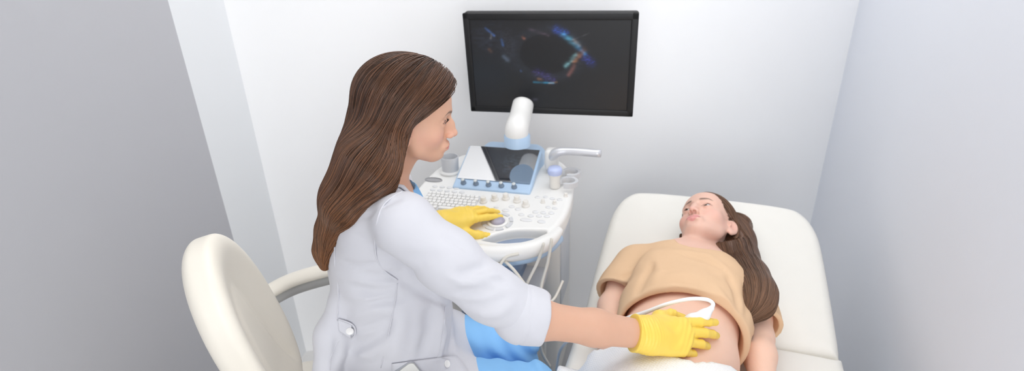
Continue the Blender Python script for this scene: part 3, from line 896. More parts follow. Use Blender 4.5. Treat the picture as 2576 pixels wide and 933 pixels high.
def add_head(S, T, R, sc=1.0, ears=(1, -1), lid=0.0, nose_up=0.0, nose=1.0, opening=0.0044):
    S.frame(T, R, sc)
    S.ell((0, -0.014, 0.032), (0.072, 0.094, 0.078), 0.02)                      # cranium
    S.ell((0, 0.032, 0.036), (0.056, 0.050, 0.052), 0.03)                       # forehead
    S.ell((0, 0.018, -0.030), (0.060, 0.056, 0.057), 0.03)                      # mid face
    S.ell((0, 0.034, -0.064), (0.043, 0.044, 0.036), 0.026)                     # muzzle, jaw
    for s in (-1, 1):
        S.chain([(s * 0.052, -0.004, -0.036), (s * 0.043, 0.014, -0.066), (s * 0.022, 0.053, -0.087)], [0.014, 0.013, 0.013], 0.022)
        S.ell((s * 0.042, 0.044, -0.030), (0.019, 0.019, 0.018), 0.03)          # cheek
        S.cone((s * 0.012, 0.079, 0.017), (s * 0.044, 0.058, 0.020), 0.008, 0.007, 0.018)   # brow
    S.ell((0, 0.067, -0.088), (0.017, 0.016, 0.013), 0.024)                     # chin
    for s in (-1, 1):
        S.ell((s * 0.034, 0.090, 0.0), (0.020, 0.018, 0.012), 0.018, 's')       # eye socket
    # nose
    ny = lambda y: 0.080 + (y - 0.080) * nose
    S.chain([(0, 0.068, 0.010), (0, ny(0.082), -0.014), (0, ny(0.090), -0.036 + nose_up)], [0.0090, 0.0088, 0.0096], 0.012)
    S.chain([(0, 0.079, 0.008), (0, ny(0.0945), -0.014), (0, ny(0.104), -0.032 + nose_up)], [0.0062, 0.0060, 0.0068], 0.012)
    S.ell((0, ny(0.1055), -0.0355 + nose_up), (0.0076, 0.0078, 0.0070), 0.008)
    for s in (-1, 1):
        S.ell((s * 0.0115, ny(0.093), -0.039 + nose_up * 0.6), (0.0060, 0.0085, 0.0064), 0.006)
        S.ell((s * 0.0058, ny(0.0985), -0.0465 + nose_up), (0.0040, 0.0062, 0.0090), 0.002, 's')
    # eyelids around the eyeball
    for s in (-1, 1):
        S.ell((s * 0.031, 0.0652, 0.0), (0.0152, 0.0146, 0.0140), 0.006)
        S.ell((s * 0.0320, 0.0800, -0.0006 - lid), (0.0130, 0.0160, opening), 0.0016, 's')
        S.cone((s * 0.019, 0.0800, 0.0064), (s * 0.044, 0.0700, 0.0052), 0.0012, 0.0012, 0.004, 's')
    # mouth
    S.ell((0, 0.079, -0.066), (0.026, 0.012, 0.014), 0.014)
    for s in (-1, 1):
        S.chain([(s * 0.0045, 0.0905, -0.0612), (s * 0.013, 0.0865, -0.0630), (s * 0.0225, 0.0785, -0.0665)], [0.0048, 0.0040, 0.0018], 0.006)
        S.chain([(0, 0.0885, -0.0715), (s * 0.011, 0.0860, -0.0710), (s * 0.021, 0.0785, -0.0678)], [0.0055, 0.0048, 0.0018], 0.006)
    for s in (-1, 1):
        S.chain([(0, 0.0975, -0.0663), (s * 0.012, 0.0925, -0.0663), (s * 0.024, 0.0815, -0.0668)], [0.0011, 0.0010, 0.0008], 0.0025, 's')
    S.ell((0, 0.092, -0.0545), (0.003, 0.004, 0.006), 0.006, 's')                # philtrum
    S.ell((0, 0.090, -0.0815), (0.014, 0.006, 0.004), 0.010, 's')                # below the lower lip
    for s in ears:
        e = np.array([[math.cos(0.60 * s), -math.sin(0.60 * s), 0], [math.sin(0.60 * s), math.cos(0.60 * s), 0], [0, 0, 1]])
        ec = np.array([s * 0.0765, -0.017, -0.020])
        S.ell(ec, (0.0062, 0.0180, 0.0300), 0.006, 'u', e)
        S.ell(ec + e @ np.array([s * 0.0065, 0.002, 0.003]), (0.0048, 0.0105, 0.0180), 0.004, 's', e)
        S.ell(ec + e @ np.array([0.0, 0.005, -0.026]), (0.0056, 0.0085, 0.0090), 0.006, 'u', e)
        S.ell((s * 0.0740, -0.004, -0.021), (0.0040, 0.004, 0.0065), 0.004)
    S.frame()

SKIN = {'doctor': (0.70, 0.410, 0.285), 'patient': (0.76, 0.485, 0.385)}
def head_colors(T, R, who, sc=1.0):
    base = np.array(SKIN[who]); T = np.asarray(T, np.float32); R = R.astype(np.float32)
    def f(V):
        L = ((V - T) @ R) / sc
        x, y, z = np.abs(L[:, 0]), L[:, 1], L[:, 2]
        c = np.tile(base, (len(V), 1))
        near = (np.linalg.norm(L, axis=1) < 0.18)[:, None]
        def mix(w, colr):
            w = np.clip(w, 0, 1)[:, None] * near
            c[:] = c * (1 - w) + np.array(colr) * w
        g = np.exp(-(((x - 0.046) / 0.022) ** 2 + ((z + 0.034) / 0.020) ** 2)) * (y > 0.01)
        mix(g * 0.42, (0.84, 0.40, 0.33))
        mix(np.exp(-((x / 0.014) ** 2 + ((z + 0.038) / 0.012) ** 2)) * (y > 0.085) * 0.35, (0.84, 0.42, 0.35))
        # lips
        lipc = {'doctor': (0.66, 0.24, 0.21), 'patient': (0.74, 0.32, 0.31)}[who]
        up = -0.0570 - 0.0035 * np.exp(-(x / 0.004) ** 2) - (x / 0.024) ** 2 * 0.0085
        lo_ = -0.0775 + (x / 0.023) ** 2 * 0.0105
        w = sstep(0.0006, -0.0012, z - up) * sstep(-0.0006, 0.0012, z - lo_) * (x < 0.0235) * (y > 0.072)
        mix(w * 0.85, lipc)
        mix(np.exp(-((z + 0.0664 + (x / 0.024) ** 2 * 0.0004) / 0.0009) ** 2) * (x < 0.024) * (y > 0.075) * 0.7, (0.33, 0.10, 0.09))
        # brows
        by = 0.0185 + 0.0055 * np.sin(np.clip((x - 0.012) / 0.036, 0, 1) * 2.2) - 0.004 * sstep(0.036, 0.05, x)
        bw = 0.0034 - 0.0018 * sstep(0.02, 0.048, x)
        w = np.exp(-((z - by) / bw) ** 2) * sstep(0.010, 0.016, x) * sstep(0.051, 0.043, x) * (y > 0.03)
        mix(w * 0.95, (0.09, 0.045, 0.026))
        # lash line and eyelid crease
        ex = (x - 0.031) / 0.0145
        lu = 0.0050 * np.sqrt(np.clip(1 - ex ** 2, 0, 1)) - 0.0002
        w = np.exp(-((z - lu) / 0.0012) ** 2) * (np.abs(ex) < 1.08) * (y > 0.055)
        mix(w * 0.9, (0.05, 0.025, 0.018))
        w = np.exp(-((z + lu + 0.0008) / 0.0011) ** 2) * (np.abs(ex) < 1.0) * (y > 0.055)
        mix(w * 0.45, (0.30, 0.14, 0.10))
        mix(np.exp(-((np.sqrt((ex * 0.0145) ** 2 + (z * 1.2) ** 2) - 0.009) / 0.006) ** 2) * (y > 0.05) * 0.22, (0.62, 0.30, 0.24))
        # inside of the nostrils, inner ear
        mix(np.exp(-(((x - 0.0058) / 0.004) ** 2 + ((z + 0.046) / 0.0045) ** 2 + ((y - 0.095) / 0.009) ** 2)) * 0.85, (0.24, 0.08, 0.06))
        mix(np.exp(-(((y + 0.012) / 0.014) ** 2 + ((z + 0.02) / 0.02) ** 2)) * (x > 0.066) * 0.35, (0.72, 0.30, 0.24))
        return c
    return f

def eyeballs(T, R, gaze, iris, sc=1.0):
    """verts, faces, colours of the two eyeballs; gaze is a direction in head axes"""
    V, Fc, C = [], [], []
    g = np.asarray(gaze, float); g /= np.linalg.norm(g)
    n, k = 40, 28
    for s in (-1, 1):
        c = np.array([s * 0.031, 0.0640, 0.0]); off = len(V)
        b1 = np.cross(g, (0, 0, 1.0)); b1 /= np.linalg.norm(b1); b2 = np.cross(b1, g)
        for i in range(k):
            a = math.pi * (i / (k - 1)) ** 1.3
            for j in range(n):
                q = 2 * math.pi * j / n
                rr = 0.0121 + (0.0006 * math.exp(-(a / 0.42) ** 2))
                V.append(T + R @ ((c + rr * (g * math.cos(a) + math.sin(a) * (b1 * math.cos(q) + b2 * math.sin(q)))) * sc))
                if a < 0.20: C.append((0.008, 0.007, 0.007))
                elif a < 0.47: C.append(tuple(np.array(iris) * (0.75 + 0.4 * ((j * 7) % 5) / 5)))
                elif a < 0.52: C.append(tuple(np.array(iris) * 0.3))
                else: C.append((0.60, 0.55, 0.53))
        for i in range(k - 1):
            for j in range(n):
                jj = (j + 1) % n
                Fc.append((off + i * n + j, off + i * n + jj, off + (i + 1) * n + jj, off + (i + 1) * n + j))
    return np.array(V), np.array(Fc), np.array(C)

def lashes(T, R, sc=1.0, sides=(1, -1)):
    V, Fc = [], []
    for s in sides:
        for q in range(22):
            a = -0.95 + 1.95 * q / 21
            x = 0.031 + 0.0140 * a; z = 0.0046 * math.sqrt(max(0, 1 - a * a)); y = 0.0785 - 0.006 * a * a
            p0 = np.array([x, y, z]); d = np.array([0.35 * a + 0.1, 0.8, 0.30]); d /= np.linalg.norm(d)
            p1 = p0 + d * 0.0026; p2 = p0 + d * 0.0046 + np.array([0, 0, 0.0014])
            pth = [T + R @ (np.array([s * p[0], p[1], p[2]]) * sc) for p in (p0, p1, p2)]
            v, f = tube_mesh(pth, [0.00030, 0.00022, 0.00008], 4)
            o = len(V); V += v; Fc += [tuple(i + o for i in ff) for ff in f]
    return V, Fc

def join_body(name, parts, parent):
    """one mesh object out of (verts, faces, colours, material)"""
    V = np.concatenate([p[0] for p in parts]).astype(np.float32); C = np.concatenate([p[2] for p in parts])
    off = np.cumsum([0] + [len(p[0]) for p in parts])
    Fq = np.concatenate([np.asarray(p[1]) + o for p, o in zip(parts, off)])
    o = new_mesh(name, V, Fq, None, parent, cols=C)
    mats = []
    idx = np.concatenate([np.full(len(p[1]), i, np.int32) for i, p in enumerate(parts)])
    for p in parts: o.data.materials.append(p[3])
    if len(o.data.polygons) == len(idx):
        o.data.polygons.foreach_set('material_index', idx)
    else:
        print('WARN polygons dropped', name, len(o.data.polygons), len(idx))
    return o

def add_hand(S, T, R, side, curl, spread=1.0, thumb=None, sc=1.0, k=0.010, fat=1.0, tip=None):
    """hand in its own axes: x to the right of the fingers, y along them, z the back of the hand; side +1 = right hand (thumb at -x when palm down)"""
    S.frame(T, R, sc)
    s = side
    kn = [(-0.0270, 0.086, 0.002), (-0.0075, 0.091, 0.005), (0.0120, 0.086, 0.003), (0.0295, 0.076, -0.002)]
    ln = [(0.043, 0.026, 0.021), (0.047, 0.029, 0.022), (0.043, 0.027, 0.021), (0.034, 0.021, 0.019)]
    rd = [0.0100, 0.0102, 0.0097, 0.0086]
    S.ell((0, 0.040, -0.002), (0.036, 0.052, 0.0155), 0.012)
    for i in range(4):
        w = (-0.016 + 0.011 * i, 0.004, 0.0)
        S.cone((s * w[0], w[1], w[2]), (s * kn[i][0], kn[i][1], kn[i][2]), 0.0150 * fat, 0.0112 * fat, 0.016)
    S.ell((s * -0.024, 0.036, -0.010), (0.018, 0.032, 0.014), 0.018)
    ends = []
    for i in range(4):
        a = [-0.10, -0.02, 0.06, 0.15][i] * spread
        p = np.array(kn[i], float); ang = 0.0
        dirx = math.sin(a)
        cur = curl[i] if not np.isscalar(curl) else (curl, curl, curl)
        for q in range(3):
            ang += cur[q]
            d = np.array([dirx * math.cos(ang), math.cos(a) * math.cos(ang), -math.sin(ang)])
            p2 = p + d * ln[i][q]
            r0 = rd[i] * (1 - 0.09 * q) * fat; r1 = rd[i] * (1 - 0.09 * (q + 1)) * fat
            S.cone((s * p[0], p[1], p[2]), (s * p2[0], p2[1], p2[2]), r0, r1, 0.0035)
            p = p2
        ends.append(p)
    th = thumb or [(-0.020, 0.016, -0.008), (-0.046, 0.048, -0.016), (-0.056, 0.082, -0.020), (-0.056, 0.108, -0.022)]
    S.chain([(s * x, y, z) for x, y, z in th], [0.0150 * fat, 0.0130 * fat, 0.0112 * fat, 0.0088 * fat], 0.008)
    S.frame()
    return ends

# strands of hair that run over a solid along guide paths
def grow(S, roots, guides, lengths, step=0.008, off=(0.0005, 0.005), seed=1, wob=0.10, lock=0.02, freefrom=None):
    rg = np.random.default_rng(seed)
    gp, gt, gs = [], [], []
    for g in guides:
        g = smooth_path(g, 10); t = np.gradient(g, axis=0); t /= np.linalg.norm(t, axis=1)[:, None]
        gp.append(g); gt.append(t)
    gp = np.concatenate(gp); gt = np.concatenate(gt)
    n = len(roots); P = np.array(roots, np.float32)
    offs = rg.uniform(off[0], off[1], n)
    L = np.asarray(lengths, float); nst = int(math.ceil(L.max() / step))
    out = np.zeros((nst + 1, n, 3), np.float32); alive = np.zeros((nst + 1, n), bool)
    ph = rg.uniform(0, 6.28, n)
    cell = np.floor(P / lock).astype(int)
    lk = (cell[:, 0] * 73856093 ^ cell[:, 1] * 19349663 ^ cell[:, 2] * 83492791) % 1000
    lr = np.random.default_rng(5).normal(0, 1, (1000, 3))[lk]
    out[0] = P; alive[0] = True
    d_prev = None
    for i in range(1, nst + 1):
        w = np.empty((n, 3))
        for a in range(0, n, 500):
            d2 = ((P[a:a + 500, None, :] - gp[None]) ** 2).sum(-1)
            ww = 1.0 / (d2 + 2.5e-4) ** 2.5
            w[a:a + 500] = (ww[:, :, None] * gt[None]).sum(1) / ww.sum(1)[:, None]
        d = w / (np.linalg.norm(w, axis=1)[:, None] + 1e-9)
        d = d + lr * wob * 0.5 + rg.normal(0, 1, (n, 3)) * wob * 0.25
        if d_prev is not None: d = 0.55 * d_prev + 0.45 * d
        d /= np.linalg.norm(d, axis=1)[:, None]
        d_prev = d
        P = (P + d * step).astype(np.float32)
        for _ in range(2):
            g = S.grad(P); v = S.eval(P)
            P = (P - np.clip(v - offs, -0.02, 0.012)[:, None] * g).astype(np.float32)
        out[i] = P; alive[i] = (i * step) <= L
    return out, alive

def strands_mesh(out, alive, r, rg):
    """three-sided tubes for all strands; returns verts, faces, strand index, parameter along the strand"""
    N, n, _ = out.shape
    tan = np.gradient(out, axis=0); tan /= np.linalg.norm(tan, axis=2)[..., None] + 1e-9
    ref = np.array([0.3, -0.8, 0.5]); u = np.cross(tan, ref); u /= np.linalg.norm(u, axis=2)[..., None] + 1e-9
    w = np.cross(tan, u)
    cnt = alive.sum(0)
    tpar = np.arange(N)[:, None] / np.maximum(cnt[None] - 1, 1)
    rad = r * np.clip(1.15 - np.clip(tpar, 0, 1) ** 3 * 0.9, 0.15, 1)
    V = np.stack([out + rad[..., None] * (u * math.cos(a) + w * math.sin(a)) for a in (0, 2.094, 4.189)], 2)   # N,n,3,3
    ids = np.arange(N * n * 3).reshape(N, n, 3)
    Fq = []
    ok = alive[1:]
    for k in range(3):
        j = (k + 1) % 3
        q = np.stack([ids[:-1, :, k], ids[:-1, :, j], ids[1:, :, j], ids[1:, :, k]], -1)
        Fq.append(q[ok])
    Fq = np.concatenate(Fq)
    V = V.reshape(-1, 3)
    sidx = np.repeat(np.tile(np.arange(n), N), 3); tp = np.repeat(np.clip(tpar, 0, 1).ravel(), 3)
    used = np.unique(Fq); rm = np.full(len(V), -1); rm[used] = np.arange(len(used))
    return V[used], rm[Fq], sidx[used], tp[used]

def surface_points(V, n, rg):
    return V[rg.choice(len(V), n, replace=len(V) < n)]
# ------------------------------------------------------------------ the doctor
HY, HPi, HS = math.radians(12), math.radians(-11), 0.89
dR = axes((math.cos(HY) * math.cos(HPi), math.sin(HY) * math.cos(HPi), math.sin(HPi)), (0.0, 0.0, 1))
dT = at_d(1035, 289, 1.15)
HH = 0.94                                                  # scale of the hair cap
def dh(p): return dT + dR @ (np.asarray(p, float) * HS)
TYaw = math.radians(17)
tf = np.array([math.cos(TYaw), math.sin(TYaw), 0]); tr = np.array([math.sin(TYaw), -math.cos(TYaw), 0]); tz_ = np.array([0, 0, 1.0])
tR = np.stack([tr, tf, tz_], 1)
NB = at_d(956, 466, 1.17)                                  # base of the neck
def tb(r, f, z): return NB + tr * r + tf * f + tz_ * z     # torso coordinates from the neck base
doctor = thing('person', 'seated woman with long brown hair in a white coat and yellow gloves reaching right', 'person', (NB[0], NB[1], 0.0))

shR = at_d(1022, 572, 1.025); elR = at_d(1232, 738, 1.045); cuR = at_d(1357, 804, 1.075); wrR = at_d(1630, 843, 1.122)
shL = tb(-0.165, 0.02, -0.075); elL = np.array([-0.40, 1.32, 0.87]); wrL = at_z(1112, 562, 0.896)
hipR, hipL = tb(0.09, -0.05, -0.50), tb(-0.09, -0.05, -0.50)
knR = at_d(1335, 985, 1.32); knL = at_d(1288, 862, 1.455)
footR = np.array([knR[0] + 0.02, knR[1] + 0.02, 0.06]); footL = np.array([knL[0] + 0.02, knL[1], 0.06])

# body
S = Solid()
add_head(S, dT, dR, HS, nose=0.90, opening=0.0034)
S.chain([dh((0, -0.034, -0.050)), dh((0, -0.038, -0.10)), NB - tf * 0.006, NB - tz_ * 0.06], [0.050, 0.047, 0.051, 0.072], 0.018)
S.chain([tb(0, -0.01, -0.12), tb(0, -0.015, -0.25), tb(0, -0.02, -0.38), tb(0, -0.05, -0.50)], [0.092, 0.09, 0.09, 0.10], 0.04, 'u', (tr, 1.25))
S.chain([shR, tb(0.06, 0.0, -0.05), tb(-0.06, 0, -0.05), shL], [0.045, 0.055, 0.055, 0.045], 0.05)
S.chain([shR, elR], [0.043, 0.037], 0.03); S.chain([elR, cuR, (cuR + wrR) / 2, wrR], [0.036, 0.0355, 0.0335, 0.0270], 0.02)
S.chain([shL, elL, wrL], [0.043, 0.037, 0.027], 0.03)
for h_, k_, f_ in ((hipR, knR, footR), (hipL, knL, footL)):
    S.chain([h_, k_], [0.08, 0.055], 0.03); S.chain([k_, f_], [0.05, 0.036], 0.03); S.cone(f_ - tz_ * 0.015, f_ + tf * 0.13 - tz_ * 0.03, 0.035, 0.028, 0.03)
hc = head_colors(dT, dR, 'doctor', HS)
neckz = NB[2] - 0.02
Sh = Solid(); Sh.ops = list(S.ops); Sh.half((0, 0, neckz), (0, 0, -1), 0.0005)
Sb = Solid(); Sb.ops = list(S.ops[0:0]) + [op for op in S.ops]; Sb.half((0, 0, neckz + 0.006), (0, 0, 1), 0.0005)
Vh, Fh = mesh_solid(Sh, dT + (-0.16, -0.16, -0.21), dT + (0.16, 0.16, 0.14), 0.0017)
Vb, Fb = mesh_solid(Sb, (-0.55, 0.75, 0.0), (0.32, 1.55, 1.2), 0.0055)
Ve, Fe, Ce = eyeballs(dT, dR, (0.10, 1.0, -0.10), (0.16, 0.12, 0.07), HS)
body = join_body('body', [(Vh, Fh, hc(Vh.astype(np.float32)), M['skin']), (Vb, Fb, np.tile((0.64, 0.375, 0.262), (len(Vb), 1)), M['skin']), (Ve, Fe, Ce, M['eye'])], doctor)
V, Fc = lashes(dT, dR, HS, (1,))
new_mesh('eyelashes', V, Fc, M['hair'], doctor, cols=np.tile((0.02, 0.012, 0.01), (len(V), 1)))

# blue scrubs: top and trousers
S = Solid()
S.chain([tb(0, -0.006, -0.045), tb(0, -0.016, -0.12), tb(0, -0.02, -0.25), tb(0, -0.02, -0.38), tb(0, -0.04, -0.48)], [0.072, 0.100, 0.105, 0.102, 0.11], 0.04, 'u', (tr, 1.25))
S.cone(tb(0.07, 0.0, -0.07), tb(-0.07, 0, -0.07), 0.055, 0.055, 0.04)
S.cone(tb(0, 0.035, -0.015), tb(0, 0.058, -0.10), 0.036, 0.042, 0.03)
S.cone(tb(0, 0.05, 0.075), tb(0, 0.015, -0.02), 0.05, 0.049, 0.006, 's')
S.half(tb(0, 0.0, 0.018), (-0.0, -0.25, 1.0), 0.006)
scrub = solid_obj('scrub_top', S, tb(0, 0, -0.28) - 0.33, tb(0, 0, -0.25) + 0.33, 0.004, M['scrub'], doctor)
S = Solid()
for h_, k_, f_, rr in ((hipR, knR, footR, 0.088), (hipL, knL, footL, 0.082)):
    S.chain([h_, (h_ + k_) / 2, k_], [0.105, rr, 0.068], 0.012)
    S.chain([k_, (k_ + f_) / 2, f_ + tz_ * 0.05], [0.066, 0.068, 0.066], 0.012)
S.ell(tb(0, -0.05, -0.50), (0.16, 0.12, 0.10), 0.05, 'u', tR)
def tr_fold(X, D):
    q = (X - knL.astype(np.float32)); a = q @ tf.astype(np.float32)
    w = np.exp(-(a / 0.13) ** 2)
    return -0.0028 * w * np.sin(a * 150 + q[:, 2] * 70 + 1.5 * np.sin(q[:, 2] * 40)) - 0.0022 * np.sin(X[:, 0] * 60 + X[:, 2] * 90 + X[:, 1] * 30)
S.warp(tr_fold)
trousers = solid_obj('trousers', S, (-0.55, 0.7, 0.05), (0.22, 1.45, 0.85), 0.005, M['scrub'], doctor)
for f_ in (footR, footL):
    S = Solid(); S.chain([f_ + np.array([0, 0, -0.012]) - tf * 0.05, f_ + tf * 0.05 - tz_ * 0.018, f_ + tf * 0.15 - tz_ * 0.028], [0.045, 0.042, 0.030], 0.03); S.half((0, 0, 0.002), (0, 0, -1), 0.004)
    solid_obj('shoe', S, f_ - 0.22, f_ + 0.24, 0.006, M['white_plastic'], doctor)

# the white coat
Sc = Solid()
Sc.chain([tb(0, -0.012, -0.055), tb(0, -0.012, -0.14), tb(0, -0.006, -0.24), tb(0, -0.008, -0.33), tb(0, -0.026, -0.43), tb(0, -0.055, -0.56)], [0.085, 0.112, 0.120, 0.124, 0.138, 0.155], 0.04, 'u', (tr, 1.25))
Sc.cone(tb(0.055, -0.01, 0.005), tb(-0.055, -0.01, 0.005), 0.034, 0.034, 0.05)
Sc.chain([shR + tr * -0.02 + tz_ * 0.004, tb(0.07, -0.02, -0.056), tb(-0.07, -0.02, -0.056), shL], [0.051, 0.055, 0.055, 0.052], 0.05)
Sc.ell(tb(0.05, 0.050, -0.20), (0.065, 0.06, 0.075), 0.05, 'u', tR); Sc.ell(tb(-0.05, 0.055, -0.20), (0.065, 0.06, 0.075), 0.05, 'u', tR)
upm = (shR + elR) / 2
Sc.chain([shR, upm, elR, cuR + (elR - cuR) * 0.30], [0.0550, 0.0545, 0.0490, 0.0470], 0.03)
Sc.chain([shL, elL, wrL + (elL - wrL) * 0.4], [0.060, 0.05, 0.042], 0.03)
for h_, k_ in ((hipR, knR), (hipL, knL)):
    d = (k_ - h_); Sc.cone(h_, h_ + d * 0.46, 0.118, 0.100, 0.05)
Sc.chain([at_d(852, 770, 1.17), at_d(832, 840, 1.165), at_d(818, 950, 1.165)], [0.022, 0.026, 0.028], 0.035)
# opening at the front of the neck
Sc.cone(tb(0, 0.08, 0.06), tb(0, 0.120, -0.13), 0.070, 0.012, 0.006, 's')
Sc.cone(tb(0, 0.03, 0.10), tb(0, 0.01, 0.0), 0.066, 0.058, 0.006, 's')
coat_base = Solid(); coat_base.ops = list(Sc.ops)
def cpath(px, d0=0.6):
    out = [coat_base.hit(x, y, d0) for x, y in px]
    return [p for p in out if p is not None]
FOLDS = [  # (image path of the fold, height, half width)
    ([(905, 690), (960, 700), (1010, 690), (1060, 668)], -0.006, 0.012), ([(880, 720), (950, 735), (1010, 722)], -0.005, 0.012),
    ([(920, 760), (990, 755), (1040, 735)], -0.004, 0.013), ([(870, 800), (940, 780), (1000, 770)], 0.004, 0.012),
    ([(885, 880), (950, 850), (1000, 800)], -0.005, 0.014), ([(860, 905), (930, 890), (985, 850)], 0.005, 0.014),
    ([(1080, 770), (1085, 830), (1060, 905)], -0.010, 0.018), ([(1110, 780), (1115, 840), (1100, 910)], 0.008, 0.014), ([(1140, 800), (1138, 850), (1130, 890)], -0.006, 0.012),
    ([(1010, 770), (1000, 840), (985, 910)], 0.006, 0.018),
    ([(1145, 690), (1190, 680), (1225, 668)], -0.005, 0.009), ([(1140, 735), (1200, 735), (1250, 725)], -0.006, 0.010), ([(1160, 765), (1220, 770), (1275, 745)], -0.005, 0.010),
    ([(1185, 700), (1230, 695), (1260, 690)], 0.005, 0.009), ([(1200, 790), (1250, 790), (1290, 765)], 0.004, 0.010),
    ([(960, 520), (985, 505), (1015, 497)], -0.004, 0.009), ([(1000, 640), (1060, 650), (1110, 640)], -0.0025, 0.014),
    ([(985, 690), (1060, 735), (1130, 778)], -0.007, 0.012),
    ([(860, 660), (905, 668), (950, 662)], -0.0035, 0.008), ([(870, 745), (930, 752), (985, 742)], 0.003, 0.008), ([(900, 830), (950, 815), (985, 800)], -0.004, 0.009),
    ([(1110, 600), (1150, 610), (1190, 640)], -0.003, 0.008), ([(1120, 690), (1165, 712), (1215, 715)], 0.0035, 0.008), ([(1215, 690), (1250, 705), (1285, 712)], -0.004, 0.007),
    ([(905, 545), (930, 540), (950, 528)], -0.003, 0.007), ([(880, 590), (915, 598), (945, 590)], -0.003, 0.009), ([(845, 850), (850, 880), (838, 920)], -0.006, 0.008),
]
for px, amp, w in FOLDS:
    p = cpath(px)
    if len(p) > 1: Sc.warp(crease(p, amp * 1.5, w * 0.92))
Sc.warp(lambda X, D: -0.0012 * np.sin(X[:, 0] * 37 + 9 * X[:, 2]) * np.sin(X[:, 2] * 31 + 4 * X[:, 1]))
Sc.half((0, 0, 0.50), (0, 0, -1), 0.01)
V, Fq = mesh_solid(Sc, (-0.62, 0.66, 0.47), (0.16, 1.46, 1.22), 0.0036)
coat = new_mesh('lab_coat', V, Fq, M['coat'], doctor)
# rolled cuff at the elbow
axd = (wrR - cuR) / np.linalg.norm(wrR - cuR)
S = Solid()
cs = cuR + (elR - cuR) * 0.42
S.chain([cs, cs + (cuR - cs) * 0.6, cuR - axd * 0.012], [0.0490, 0.0520, 0.0500], 0.012)
S.cone(cuR - axd * 0.040, cuR + axd * 0.002, 0.0515, 0.0490, 0.004)
S.cone(cuR - axd * 0.01, cuR + axd * 0.05, 0.044, 0.040, 0.004, 's')
S.half(cuR + axd * 0.006, axd, 0.004)
S.warp(lambda X, D: 0.0016 * np.exp(-((((X - cuR.astype(np.float32)) @ axd.astype(np.float32)) + 0.034) / 0.0022) ** 2))
pk = at_d(1368, 748, 1.10); S.ell(pk, (0.014, 0.012, 0.010), 0.016)
S.warp(lambda X, D: -0.0011 * np.sin((X @ axd.astype(np.float32)) * 120 + X[:, 2] * 60) * np.sin(X[:, 2] * 50 + 1))
cuff = solid_obj('cuff', S, cuR - 0.14, cuR + 0.1, 0.0028, M['coat'], coat)
# seams: thin raised tubes on the coat
def on_coat(px, off=0.0):
    return [p for p in (Sc.hit(x, y, 0.6, off=off) for x, y in px) if p is not None]
def seam(px, r=0.0011, name='seam', m=None):
    p = on_coat(px)
    if len(p) > 2: return tube(name, p, r, m or M['coat'], coat, n=6)
seam([(1012, 482), (985, 497), (962, 520), (948, 560), (943, 610), (948, 650), (968, 682), (1000, 705)], 0.0018)
seam([(880, 510), (855, 545), (843, 600), (842, 660), (850, 720), (851, 770), (848, 805)], 0.0012)
seam([(1000, 712), (990, 780), (975, 850), (958, 925)], 0.0012)
seam([(1120, 770), (1118, 810), (1108, 870), (1092, 925)], 0.0010)
seam([(848, 805), (862, 835), (845, 870), (832, 900), (830, 930)], 0.0010)
# half belt tab with its button at the back
def patch(name, px, thick, material, parent, off=0.0, nu=14, nv=8):
    """a cloth patch on the coat from a quad of image points (tl, tr, br, bl)"""
    V, Fc = [], []
    tl, tr_, br, bl = [np.array(p, float) for p in px]
    G = []
    for j in range(nv + 1):
        for i in range(nu + 1):
            u, v = i / nu, j / nv
            q = (tl * (1 - u) + tr_ * u) * (1 - v) + (bl * (1 - u) + br * u) * v
            p = Sc.hit(q[0], q[1], 0.6, off=off + thick)
            G.append(p if p is not None else (G[-1] if G else None))
    first = next((g for g in G if g is not None), np.array(at_d(tl[0], tl[1], 1.1)))
    if sum(g is None for g in G): print('PATCH MISS', name, sum(g is None for g in G), len(G))
    for i in range(len(G)):
        if G[i] is None: G[i] = G[i - 1] if i and G[i - 1] is not None else first
    G = np.array(G)
    vd = (CAM - G); vd /= np.linalg.norm(vd, axis=1)[:, None]
    V = np.vstack([G, G - vd * (thick + off + 0.002)]); n = len(G)
    for j in range(nv):
        for i in range(nu):
            a = j * (nu + 1) + i
            Fc.append((a, a + nu + 1, a + nu + 2, a + 1)); Fc.append((n + a, n + a + 1, n + a + nu + 2, n + a + nu + 1))
    edge = [i for i in range(nu + 1)] + [j * (nu + 1) + nu for j in range(1, nv + 1)] + [nv * (nu + 1) + i for i in range(nu - 1, -1, -1)] + [j * (nu + 1) for j in range(nv - 1, 0, -1)]
    for a, b in zip(edge, edge[1:] + edge[:1]): Fc.append((a, b, n + b, n + a))
    return new_mesh(name, V, Fc, material, parent)
tab = patch('belt_tab', [(850, 803), (885, 815), (882, 852), (853, 832)], 0.003, M['coat'], coat)
tube('tab_edge', on_coat([(851, 803), (868, 808), (884, 815), (893, 826), (893, 842), (884, 853)], 0.003), 0.0015, M['coat'], tab, n=6)
def button(px, parent, off=0.0032, r=0.0080):
    p = Sc.hit(px[0], px[1], 0.6, off=off); g = Sc.grad(p[None].astype(np.float32))[0]
    q = Vector(g).to_track_quat('Z', 'Y').to_matrix().to_4x4()
    bm = bmesh.new(); bm_lathe(bm, [(0, 0), (1, 0), (1, 0.22), (0.86, 0.34), (0.72, 0.24), (0, 0.24)], 28); bmesh.ops.scale(bm, vec=(r, r, r * 0.7), verts=bm.verts)
    o = obj_bm('button', bm, M['button'], None, sharp=50); o.matrix_basis = Matrix.Translation(Vector(p)) @ q; attach(o, parent)
    return o
button((880, 833), tab)
pocket = patch('pocket', [(985, 915), (1150, 893), (1190, 950), (985, 960)], 0.003, M['coat'], coat)
button((1125, 915), pocket, 0.004)
